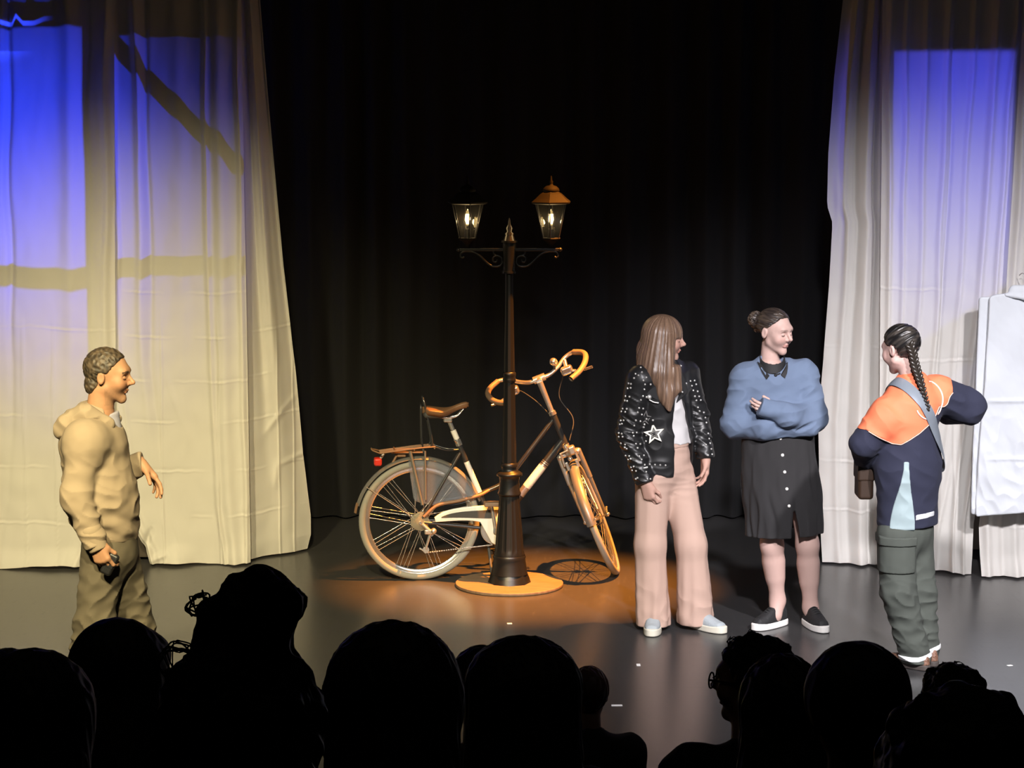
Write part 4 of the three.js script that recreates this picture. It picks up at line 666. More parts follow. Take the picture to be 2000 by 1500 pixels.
  part('collar_point', lay([[-0.212, 1.40], [-0.205, 1.375], [-0.192, 1.345], [-0.172, 1.315], [-0.158, 1.332], [-0.148, 1.352], [-0.168, 1.362], [-0.185, 1.38]]), black, collar);
  part('collar_point', lay([[-0.058, 1.398], [-0.06, 1.37], [-0.066, 1.345], [-0.078, 1.322], [-0.095, 1.336], [-0.112, 1.352], [-0.094, 1.362], [-0.078, 1.38]]), black, collar);
  part('clip_microphone', merge([ball(0.009, -0.125, 1.334, 0.1), bar([-0.125, 1.334, 0.1], [-0.1, 1.345, 0.1], 0.004)]), black, collar);
  // skirt with slit and buttons
  const sk0 = (x, y, z) => {
    const t = smooth(1.06, 0.49, y), cx = lerp(-0.1, -0.058, t), rx = lerp(0.185, 0.198, t) + 0.012 * Math.sin(t * 3), rz = lerp(0.118, 0.15, t), a = (x - cx) / rx, b = (z - 0.01) / rz, k = Math.hypot(a, b), d = (k - 1) * Math.min(rx, rz);
    const ang = Math.atan2(b, a); return d - 0.006 * Math.sin(ang * 9 + noise2(ang * 2, y * 3) * 2) * t - 0.003 * noise3(x * 14, y * 5, z * 14);
  };
  const hemY = (x) => 0.492 + 0.045 * (x + 0.06);
  const slit = (x, y, z) => Math.max(Math.abs(x + 0.022 - (0.62 - y) * 0.06) - 0.004 - 0.035 * smooth(0.66, 0.49, y) * 0.5, 0.05 - z, y - 0.635);
  const skF = (x, y, z) => { let d = sk0(x, y, z); d = smax(d, hemY(x) - y, 0.006); d = smax(d, y - 1.045, 0.006); d = smax(d, -slit(x, y, z), 0.005); return smax(d, -Math.max(sk0(x, y, z) + 0.012, y - 0.62), 0.004); };
  const skirt = part('skirt', netMesh(skF, [-0.34, 0.45, -0.2], [0.2, 1.07, 0.22], 0.006), mat(lin(0.017, 0.016, 0.017), 0.9, { sheen: 0.3, sheenColor: lin(0.08, 0.08, 0.085) }), g);
  const pearl = mat(lin(0.85, 0.83, 0.78), 0.3);
  for (let k = 0; k < 5; k++) { const h = hit(sk0, [lerp(-0.098, -0.052, k / 4), lerp(1.012, 0.665, k / 4), 0.5], [0, 0, -1]); part('button', onSurface(new THREE.SphereGeometry(0.0085, 12, 6, 0, 7, 0, Math.PI / 2).rotateX(Math.PI / 2).scale(1, 1, 0.6), h, 0.001), pearl, skirt); }
  // pulled-back hair with a bun
  {
    const inv = H.clone().invert(), t = new THREE.Vector3(), capF = ellip([0, 0.036, -0.018], [0.082, 0.092, 0.102]);
    const bun = union([ellip([-0.03, 0.05, -0.122], [0.042, 0.042, 0.034]), ellip([0.005, 0.02, -0.12], [0.038, 0.045, 0.03])], 0.02);
    const hairF = (x, y, z) => {
      t.set(x, y, z).applyMatrix4(inv); let d = capF(t.x, t.y, t.z);
      const keep = plane([0, 0.085, 0.058], [0, -0.62, 0.78])(t.x, t.y, t.z); d = smax(d, keep, 0.012);                        // hairline across the forehead
      d = smax(d, -(t.y + 0.005 + 0.9 * Math.min(0, -t.z - 0.03)), 0.012); d = smax(d, -(cone([-0.08, -0.004, -0.012], [0.08, -0.004, -0.012], 0.03)(t.x, t.y, t.z)), 0.01);
      const bb = bun(t.x, t.y, t.z) - 0.006 * fold3(t.x * 40, t.y * 40, t.z * 25, 2);
      return (smin(d - 0.0022 * fold3(t.x * 26, t.y * 60, t.z * 8, 1), bb, 0.012)) * 0.95;
    };
    const c0 = [0.022, 0.016, 0.014], c1 = [0.1, 0.072, 0.052];
    part('hair', netMesh(hairF, [-0.3, 1.44, -0.2], [0.02, 1.71, 0.14], 0.0036, (x, y, z) => { t.set(x, y, z).applyMatrix4(inv); return mix3(c0, c1, clamp(0.2 + 0.4 * noise3(t.x * 50, t.y * 50, t.z * 10) + (t.z < -0.11 ? 0.5 : 0), 0, 1)); }), mat(0xffffff, 0.42, { vertexColors: true }), g);
  }
  const up = mat(lin(0.014, 0.014, 0.015), 0.7), so = mat(lin(0.78, 0.76, 0.72), 0.6), lace = mat(lin(0.02, 0.02, 0.02), 0.8);
  shoe(g, { at: [-0.095, 0, 0.01], turn: -0.85, length: 0.25, sole: 0.034, high: 1.35, upper: up, soleM: so, lace });
  shoe(g, { at: [0.09, 0, 0.02], turn: 0.32, length: 0.25, sole: 0.034, high: 1.35, upper: up, soleM: so, lace });
}
// ---------------------------------------------------------------- girl seen from behind in orange and navy work jacket
{
  const g = thing('person', 'person seen from behind with dark braid, orange and navy jacket, grey work trousers', 'person', [1.984, 0, 2.084]);
  const J = { pelvis: [-0.078, 0.727, 0.0], waist: [-0.077, 0.94, 0.0], chest: [-0.073, 1.19, 0.0], neck: [-0.062, 1.385, -0.02], head: [-0.118, 1.552, -0.035], shL: [-0.2, 1.235, 0.075], elL: [-0.305, 1.11, 0.09], wrL: [-0.255, 0.985, -0.1], shR: [0.072, 1.32, -0.085], elR: [0.232, 1.262, -0.13], wrR: [0.16, 1.21, -0.33], hipL: [-0.132, 0.701, 0.05], knL: [-0.122, 0.391, 0.07], anL: [-0.02, 0.08, 0.03], hipR: [-0.02, 0.68, -0.05], knR: [0.005, 0.376, -0.05], anR: [0.045, 0.075, -0.07] };
  const F = [-0.6, 0, -0.8], ff = [...F, 1.35], skin = [0.5, 0.33, 0.29], H = headMatrix(J.head, -2.5, 0.2, 0.0, 0.95);
  part('body', bodyMesh(J, { face: ff, skin, headM: H, neckR: 0.047, neckShift: [0.01, 0, 0.01], hands: [handField(J.wrL, [0.1, -0.3, -0.95], [0.9, 0.3, 0], [0, -1, 0.2], [0.7, 0.75, 0.8, 0.8, 0.5], 0.92), handField(J.wrR, [-0.6, 0.05, -0.8], [0, 1, 0], [-0.8, 0, 0.6], [0.7, 0.75, 0.8, 0.8, 0.5], 0.92)] }), skinMat(), g);
  // work trousers
  const tr0 = union([...chain([[-0.078, 0.8, 0], [-0.076, 0.68, 0]], [0.125, 0.135], [...F, 1.15]), ...chain([[-0.13, 0.67, 0.05], J.knL, [-0.022, 0.05, 0.03]], [0.096, 0.083, 0.07]), ...chain([[-0.035, 0.67, -0.05], J.knR, [0.04, 0.06, -0.06]], [0.095, 0.075, 0.066])], 0.03);
  const tr = (x, y, z) => smax(smax(tr0(x, y, z) - 0.006 * fold3(x * 7 + y * 5, y * 11, z * 7, 21) * smooth(0.62, 0.3, y) - 0.002 * noise3(x * 15, y * 9, z * 15), y - 0.82, 0.01), 0.03 - y, 0.008);
  const olive = mat(lin(0.055, 0.063, 0.053), 0.9), silverTape = mat(lin(0.72, 0.73, 0.73), 0.35);
  const trousers = part('trousers', netMesh(tr, [-0.3, 0.0, -0.25], [0.18, 0.85, 0.25], 0.0065), olive, g);
  part('thigh_pocket', netMesh(both((x, y, z) => tr(x, y, z) - 0.011, (x, y, z) => Math.max(Math.abs(x + 0.135) - 0.085, Math.abs(y - 0.575) - 0.085, -0.02 - z)), [-0.3, 0.4, -0.1], [0.05, 0.75, 0.25], 0.006), olive, trousers);
  part('pocket_flap', netMesh(both((x, y, z) => tr(x, y, z) - 0.019, (x, y, z) => Math.max(Math.abs(x + 0.135) - 0.09, Math.abs(y - 0.645) - 0.022, -0.02 - z)), [-0.3, 0.5, -0.1], [0.05, 0.75, 0.25], 0.006), olive, trousers);
  part('reflective_hem', netMesh(both((x, y, z) => tr(x, y, z) - 0.005, (x, y, z) => Math.abs(y - 0.058 - 0.25 * Math.max(0, x + 0.02)) - 0.013), [-0.16, 0.0, -0.2], [0.18, 0.16, 0.2], 0.0055), silverTape, trousers);
  // jacket
  const torso = union([...chain([[-0.075, 1.23, 0], [-0.075, 0.98, 0], [-0.072, 0.72, 0]], [0.155, 0.165, 0.158], [...F, 1.22]), cone(J.shL, J.shR, 0.08, 0.085), cone([-0.08, 1.28, 0], J.neck, 0.12, 0.072)], 0.06);
  const sl = union([...chain([J.shL, J.elL, J.wrL], [0.082, 0.064, 0.054])], 0.02), sr = union([...chain([J.shR, J.elR, J.wrR], [0.095, 0.086, 0.062])], 0.02);
  const cl = plane(J.wrL, [0.05, -0.5, -0.9]), cr = plane(J.wrR, [-0.5, 0, -0.85]), hemP = (x, y, z) => 0.702 + 0.02 * (x + 0.07) - y;
  const fld = (x, y, z) => 0.005 * fold3(x * 6 + y * 4, y * 7, z * 6, 31) + 0.0012 * noise3(x * 16, y * 16, z * 16);
  const collarF = cone(add3(J.neck, [0.005, -0.02, 0.005]), add3(J.neck, [-0.012, 0.045, -0.004]), 0.062, 0.058);
  const jf = (x, y, z) => { const f = fld(x, y, z), t = smax(torso(x, y, z) - f * 0.7, hemP(x, y, z), 0.012), a = smax(sl(x, y, z) - f, cl(x, y, z), 0.01), b = smax(sr(x, y, z) - f, cr(x, y, z), 0.01); return smin(smin(smin(t, a, 0.03), b, 0.03), smax(collarF(x, y, z), y - 1.412 - 0.1 * z, 0.008), 0.01); };
  const navy = mat(lin(0.0125, 0.0145, 0.034), 0.9, { sheen: 0.2, sheenColor: lin(0.1, 0.1, 0.14) }), orange = mat(lin(0.72, 0.17, 0.075), 0.75), pale = mat(lin(0.27, 0.345, 0.36), 0.7);
  const jacket = part('jacket', netMesh(jf, [-0.44, 0.67, -0.4], [0.36, 1.46, 0.24], 0.0065), navy, g);
  const curve = [[-0.5, 1.20], [-0.30, 1.185], [-0.24, 1.15], [-0.175, 1.118], [-0.135, 1.115], [-0.09, 1.14], [-0.05, 1.165], [0.0, 1.205], [0.03, 1.235], [0.06, 1.285], [0.085, 1.28], [0.105, 1.29], [0.118, 1.33], [0.135, 1.345], [0.14, 1.6], [0.5, 1.6]];
  const yb = (x) => { for (let i = 1; i < curve.length; i++) if (x <= curve[i][0]) return lerp(curve[i - 1][1], curve[i][1], (x - curve[i - 1][0]) / (curve[i][0] - curve[i - 1][0])); return 1.6; };
  const yoke = part('yoke', netMesh(both((x, y, z) => jf(x, y, z) - 0.004, (x, y, z) => (yb(x) - y) * 0.7, 0.003), [-0.4, 1.05, -0.26], [0.2, 1.46, 0.24], 0.005), orange, jacket);
  const pipe = []; for (let k = 0; k <= 46; k++) { const x = lerp(-0.292, 0.135, k / 46), h = hit((a, b, c) => jf(a, b, c) - 0.004, [x, yb(x), 0.6], [0, 0, -1]); if (h) pipe.push(add3(h.p, [0, 0, 0.001])); }
  part('piping', tube(pipe, 0.0022, 90, 5), mat(lin(0.8, 0.5, 0.4), 0.7), jacket);
  part('side_panel', netMesh(both((x, y, z) => jf(x, y, z) - 0.004, (x, y, z) => Math.max(lerp(-0.178, -0.122, smooth(0.7, 1.04, y)) - x, x - lerp(-0.058, -0.096, smooth(0.7, 1.03, y)), y - 1.035, -z), 0.003), [-0.25, 0.67, -0.05], [0.0, 1.08, 0.24], 0.005), pale, jacket);
  part('reflective_stripe', netMesh(both((x, y, z) => jf(x, y, z) - 0.004, (x, y, z) => Math.max(-0.056 - x, x - 0.045, Math.abs(y - 0.762 - 0.1 * (x + 0.05)) - 0.013, -z), 0.003), [-0.1, 0.7, -0.05], [0.1, 0.82, 0.24], 0.005), mat(lin(0.55, 0.56, 0.58), 0.5), jacket);
  { const arc = (a0, a1) => { const p = []; for (let k = 0; k <= 24; k++) { const a = lerp(a0, a1, k / 24), h = hit((x, y, z) => jf(x, y, z) - 0.004, [0.005 + Math.cos(a) * 0.075, 1.318 + Math.sin(a) * 0.085, 0.6], [0, 0, -1]); p.push(add3(h.p, [0, 0, 0.001])); } return tube(p, 0.004, 50, 6); };
    part('emblem', merge([arc(-0.9, 1.5), arc(3.6, 4.6)]), mat(lin(0.85, 0.62, 0.55), 0.7), jacket).userData.label = 'broken white ring printed on the back'; }
  // hair drawn back into a plait
  {
    const inv = H.clone().invert(), t = new THREE.Vector3(), capF = ellip([0, 0.036, -0.018], [0.083, 0.092, 0.104]), c0 = [0.01, 0.009, 0.009], c1 = [0.06, 0.05, 0.042];
    const hairF = (x, y, z) => {
      t.set(x, y, z).applyMatrix4(inv); let d = capF(t.x, t.y, t.z); d = smax(d, plane([0, 0.085, 0.058], [0, -0.62, 0.78])(t.x, t.y, t.z), 0.012);
      d = smax(d, -(t.y + 0.092 + 1.0 * Math.min(0, -t.z - 0.055)), 0.012); d = smax(d, -(cone([-0.08, -0.004, -0.012], [0.08, -0.004, -0.012], 0.028)(t.x, t.y, t.z)), 0.01);
      return (d - 0.003 * fold3(t.x * 18 + t.y * 20, t.y * 34 + t.z * 16, t.z * 10, 1)) * 0.95;
    };
    part('hair', netMesh(hairF, [-0.29, 1.42, -0.19], [0.05, 1.71, 0.14], 0.0036, (x, y, z) => { t.set(x, y, z).applyMatrix4(inv); return mix3(c0, c1, clamp(0.15 + 0.75 * noise3(t.x * 16 + t.y * 18, t.y * 34 + t.z * 16, t.z * 9), 0, 1)); }), mat(0xffffff, 0.35, { vertexColors: true }), g);
    const path = new THREE.CatmullRomCurve3([[-0.09, 1.585, 0.066], [-0.078, 1.555, 0.072], [-0.07, 1.525, 0.07], [-0.064, 1.495, 0.07], [-0.055, 1.46, 0.085], [-0.04, 1.41, 0.105], [-0.022, 1.35, 0.122], [-0.008, 1.30, 0.135], [-0.002, 1.275, 0.138]].map(v3));
    const lumps = [], n = 16;
    for (let k = 0; k < n; k++) for (const s of [-1, 1]) { const u = (k + (s > 0 ? 0.5 : 0)) / n, p = path.getPointAt(Math.min(u, 1)), q = path.getTangentAt(Math.min(u, 1)), w = lerp(0.016, 0.008, smooth(0.35, 1, u)), e = new THREE.SphereGeometry(1, 12, 8).scale(w * 0.62, w * 1.35, w * 0.75).rotateZ(s * 0.62); const sideV = new THREE.Vector3(q.y, -q.x, 0).normalize(); e.applyMatrix4(new THREE.Matrix4().makeRotationZ(Math.atan2(q.y, q.x) + Math.PI / 2)); lumps.push(e.translate(p.x + sideV.x * s * w * 0.5, p.y + sideV.y * s * w * 0.5, p.z)); }
    part('plait', merge(lumps), mat(lin(0.025, 0.02, 0.016), 0.3), g).userData.label = 'dark plait down the back';
  }
  const up = mat(lin(0.16, 0.08, 0.05), 0.6), so = mat(lin(0.05, 0.04, 0.035), 0.7);
  shoe(g, { at: [-0.025, 0, 0.03], turn: 3.14 + 0.75, length: 0.26, sole: 0.03, upper: up, soleM: so });
  shoe(g, { at: [0.04, 0, -0.06], turn: 3.14 + 0.55, length: 0.26, sole: 0.03, upper: up, soleM: so });
  // strap slung across the back: a loop round the trunk in a slanting plane
  {
    const P1 = v3([-0.128, 1.36, 0.0]), P2 = v3([0.09, 1.02, -0.03]), P3 = v3([-0.012, 1.285, 0.13]), c = v3([-0.045, 1.2, -0.005]);
    const n = P2.clone().sub(P1).cross(P3.clone().sub(P1)).normalize(); c.addScaledVector(n, P1.clone().sub(c).dot(n));
    const e1 = P1.clone().sub(c).normalize(), e2 = n.clone().cross(e1).normalize(), outer = (x, y, z) => torso(x, y, z) - 0.012, pts = [];
    for (let k = 0; k < 48; k++) { const a = k / 48 * Math.PI * 2, d = e1.clone().multiplyScalar(Math.cos(a)).addScaledVector(e2, Math.sin(a)), o = c.clone().addScaledVector(d, 0.55), h = hit(outer, [o.x, o.y, o.z], [-d.x, -d.y, -d.z]); pts.push([h.p, h.n]); }
    const cp = new THREE.CatmullRomCurve3(pts.map((q) => v3(q[0])), true), cn = new THREE.CatmullRomCurve3(pts.map((q) => q[1].clone()), true);
    const st = sheet(200, 6, (u, v) => { const p = cp.getPoint(u), q = cp.getTangent(u), out = cn.getPoint(u).normalize(), w = q.clone().cross(out).normalize(), m = p.addScaledVector(w, (v - 0.5) * 0.056).addScaledVector(out, 0.003 * (1 - 4 * (v - 0.5) * (v - 0.5))); return [m.x + 1.984, m.y, m.z + 2.084]; });
    single('shoulder_strap', st, mat(lin(0.22, 0.25, 0.29), 0.3, { metalness: 0.25, clearcoat: 0.5, clearcoatRoughness: 0.25 }), 'shiny grey webbing strap slung across the orange and navy jacket', 'strap');
  }
  const bag = thing('leather_pouch', 'small dark brown leather pouch held under the elbow of the navy sleeve', 'bag', [1.984, 0, 2.084]);
  const leatherB = mat(lin(0.03, 0.016, 0.009), 0.45);
  part('pouch', rbox(0.075, 0.17, 0.15, 0.018, -0.272, 0.905, -0.09), leatherB, bag);
  part('flap', rbox(0.085, 0.09, 0.158, 0.014, -0.272, 0.955, -0.09), leatherB, bag);
}
// ---------------------------------------------------------------- man walking in a beige hoodie
{
  const g = thing('person', 'man in beige hoodie and olive trousers walking in profile before the blue-lit cloth', 'person', [-1.76, 0, 3.26]);
  const J = { pelvis: [0.014, 0.854, 0.0], waist: [-0.004, 1.023, 0.0], chest: [-0.04, 1.247, 0.0], neck: [-0.015, 1.40, 0.0], head: [0.03, 1.572, 0.0], shR: [-0.05, 1.31, 0.15], elR: [-0.085, 1.08, 0.2], wrR: [-0.005, 0.89, 0.22], shL: [-0.043, 1.3, -0.15], elL: [0.006, 1.091, -0.2], wrL: [0.126, 1.159, -0.2], hipR: [0.018, 0.83, 0.08], knR: [-0.04, 0.515, 0.1], anR: [-0.16, 0.12, 0.08], hipL: [0.01, 0.81, -0.08], knL: [0.1, 0.446, -0.1], anL: [0.115, 0.08, -0.1] };
  const F = [1, 0, 0], skin = [0.33, 0.175, 0.1], H = headMatrix(J.head, 1.45, 0.06, 0, 0.96);
  part('body', bodyMesh(J, { face: [1, 0, 0, 1.2], skin, headM: H, neckR: 0.055, neckShift: [-0.015, 0, 0], headTint: { brow: [0.04, 0.026, 0.018], browMix: 0.9, browW: 0.0046, stubble: 0.35 }, headShape: { nose: 1.15, jaw: 1.02 },
    hands: [handField(J.wrR, [0.35, -0.92, 0.1], [0.9, 0.3, 0.3], [0.2, 0, -1], [0.7, 0.8, 0.85, 0.9, 0.7], 1.0), handField(J.wrL, [0.68, -0.72, 0.08], [0.35, 0.2, 0.9], [-0.6, -0.7, 0.2], [0.25, 0.3, 0.38, 0.42, 0.25], 1.02, 0.16)] }), skinMat(), g);
  // trousers
  const tr0 = union([...chain([[0.016, 0.9, 0], [0.016, 0.8, 0]], [0.118, 0.122], [0, 0, 1, 0.88]), ...chain([[0.0, 0.79, 0.07], J.knR, [J.anR[0], 0.08, J.anR[2]]], [0.095, 0.08, 0.066]), ...chain([[0.03, 0.79, -0.07], J.knL, [J.anL[0], 0.06, J.anL[2]]], [0.097, 0.085, 0.068])], 0.03);
  const trF = (x, y, z) => smax(smax(tr0(x, y, z) - 0.007 * fold3(x * 5 + y * 5, y * 11 - x * 6, z * 6, 41) * smooth(0.85, 0.6, y) - 0.0015 * noise3(x * 14, y * 14, z * 14), y - 0.93, 0.01), 0.05 - y, 0.01);
  part('trousers', netMesh(trF, [-0.32, 0.02, -0.26], [0.3, 0.96, 0.26], 0.0075), mat(lin(0.082, 0.068, 0.045), 0.9), g);
  // hoodie
  const torso = union([cone([-0.045, 1.27, 0], [-0.02, 1.05, 0], 0.142, 0.148, [0, 0, 1, 0.82]), cone([-0.02, 1.05, 0], [0.012, 0.92, 0], 0.148, 0.13, [0, 0, 1, 0.82]), cone(J.shL, J.shR, 0.082), cone([-0.04, 1.3, 0], add3(J.neck, [-0.01, 0.0, 0]), 0.12, 0.07)], 0.06);
  const slR = union(chain([J.shR, J.elR, J.wrR], [0.074, 0.066, 0.048]), 0.03), slL = union(chain([J.shL, J.elL, J.wrL], [0.088, 0.068, 0.05]), 0.03);
  const cR = plane(add3(J.wrR, [0.01, -0.02, 0]), [0.4, -0.9, 0.1]), cL = plane(add3(J.wrL, [0.01, 0.0, 0]), [0.85, 0.1, 0]);
  const fld = (x, y, z, s) => (0.0035 + 0.004 * smooth(1.12, 0.95, y)) * fold3(x * 5 - y * 3, y * 10 + x * 5, z * 5, s) * smooth(1.36, 1.2, y) + 0.0012 * noise3(x * 15, y * 15, z * 15);
  const hF = (x, y, z) => { const t = smax(torso(x, y, z) - fld(x, y, z, 51), 0.868 - 0.1 * x - y, 0.012), a = smax(slR(x, y, z) - fld(x, y, z, 55), cR(x, y, z), 0.008), b = smax(slL(x, y, z) - fld(x, y, z, 58), cL(x, y, z), 0.008); return smin(smin(t, a, lerp(0.012, 0.07, smooth(1.12, 1.3, y))), b, 0.02); };
  const beige = mat(lin(0.25, 0.195, 0.135), 0.92, { sheen: 0.2 });
  const collarCut = cone([0.03, 1.39, 0], [0.14, 1.5, 0], 0.06, 0.09);
  const hoodie = part('hoodie', netMesh(cut(hF, collarCut, 0.01), [-0.3, 0.82, -0.32], [0.26, 1.46, 0.34], 0.0068), beige, g);
  part('hem_band', netMesh(both((x, y, z) => torso(x, y, z) + 0.004, (x, y, z) => Math.abs(y - 0.866 + 0.1 * x) - 0.032, 0.01), [-0.25, 0.78, -0.25], [0.26, 0.95, 0.25], 0.0065), beige, hoodie);
  const hood = union([cone([-0.135, 1.375, -0.07], [-0.135, 1.375, 0.07], 0.042), cone([-0.135, 1.375, 0.07], [-0.05, 1.42, 0.1], 0.04, 0.034), cone([-0.05, 1.42, 0.1], [0.045, 1.375, 0.075], 0.034, 0.022), cone([-0.135, 1.375, -0.07], [-0.05, 1.42, -0.1], 0.04, 0.034), cone([-0.05, 1.42, -0.1], [0.045, 1.375, -0.075], 0.034, 0.022), cone([-0.16, 1.345, -0.05], [-0.16, 1.345, 0.05], 0.045), cone([-0.08, 1.42, -0.07], [-0.08, 1.42, 0.07], 0.035)], 0.03);
  part('hood', netMesh((x, y, z) => hood(x, y, z) - 0.0035 * fold3(x * 10, y * 12, z * 6, 61), [-0.26, 1.27, -0.18], [0.1, 1.5, 0.18], 0.006), beige, hoodie);
  part('cuff', netMesh(both(cone(add3(J.wrR, [-0.02, 0.045, 0]), add3(J.wrR, [0.012, -0.03, 0]), 0.05, 0.042), plane(add3(J.wrR, [0.018, -0.036, 0]), [0.4, -0.9, 0.1])), J.wrR.map((c) => c - 0.13), J.wrR.map((c) => c + 0.13), 0.006), beige, hoodie);
  part('shirt', netMesh(both(cone([-0.005, 1.2, 0], [0.015, 1.4, 0], 0.114, 0.056, [0, 0, 1, 1.25]), plane([0, 1.4, 0], [-0.3, 1, 0])), [-0.15, 1.05, -0.15], [0.2, 1.46, 0.15], 0.006), mat(lin(0.24, 0.235, 0.29), 0.85), g);
  // short hair
  {
    const inv = H.clone().invert(), t = new THREE.Vector3(), capF = ellip([0, 0.034, -0.018], [0.081, 0.094, 0.102]), c0 = [0.022, 0.015, 0.009], c1 = [0.085, 0.06, 0.038];
    const hairF = (x, y, z) => {
      t.set(x, y, z).applyMatrix4(inv); let d = capF(t.x, t.y, t.z); d = Math.min(d, ellip([0, -0.04, -0.06], [0.066, 0.06, 0.05])(t.x, t.y, t.z)); d = smax(d, plane([0, 0.085, 0.062], [0, -0.6, 0.8])(t.x, t.y, t.z), 0.01);
      d = smax(d, -(t.y + 0.085 + 1.3 * Math.min(0, -t.z - 0.065)), 0.01); const keep = Math.max(-(t.z + 0.032), t.y - 0.018); d = smax(d, -keep, 0.008);
      return d - 0.0022 * fold3(t.x * 24, t.y * 40 + t.z * 14, t.z * 24, 3);
    };
    part('hair', netMesh(hairF, [-0.13, 1.4, -0.13], [0.16, 1.73, 0.13], 0.004, (x, y, z) => mix3(c0, c1, clamp(0.35 + 0.7 * noise3(x * 45, y * 30, z * 45), 0, 1))), mat(0xffffff, 0.6, { vertexColors: true }), g);
  }
  const up = mat(lin(0.05, 0.04, 0.03), 0.6), so = mat(lin(0.1, 0.09, 0.08), 0.7);
  shoe(g, { at: [-0.17, 0, 0.08], turn: 1.5, length: 0.28, sole: 0.03, upper: up, soleM: so });
  shoe(g, { at: [0.1, 0, -0.1], turn: 1.6, length: 0.28, sole: 0.03, upper: up, soleM: so });
  // what he carries
  const ph = thing('handheld_recorder', 'small black handheld device gripped by the man in the hoodie', 'device', [-1.76 + 0.052, 0.792, 3.26 + 0.21]);
  const pm = part('casing', rbox(0.05, 0.1, 0.03, 0.013).rotateZ(-0.5), mat(lin(0.012, 0.012, 0.013), 0.4), ph); part('screen', rbox(0.036, 0.05, 0.003, 0.001, 0, 0.012, 0.015).rotateZ(-0.5), mat(lin(0.02, 0.02, 0.022), 0.15), pm);
}
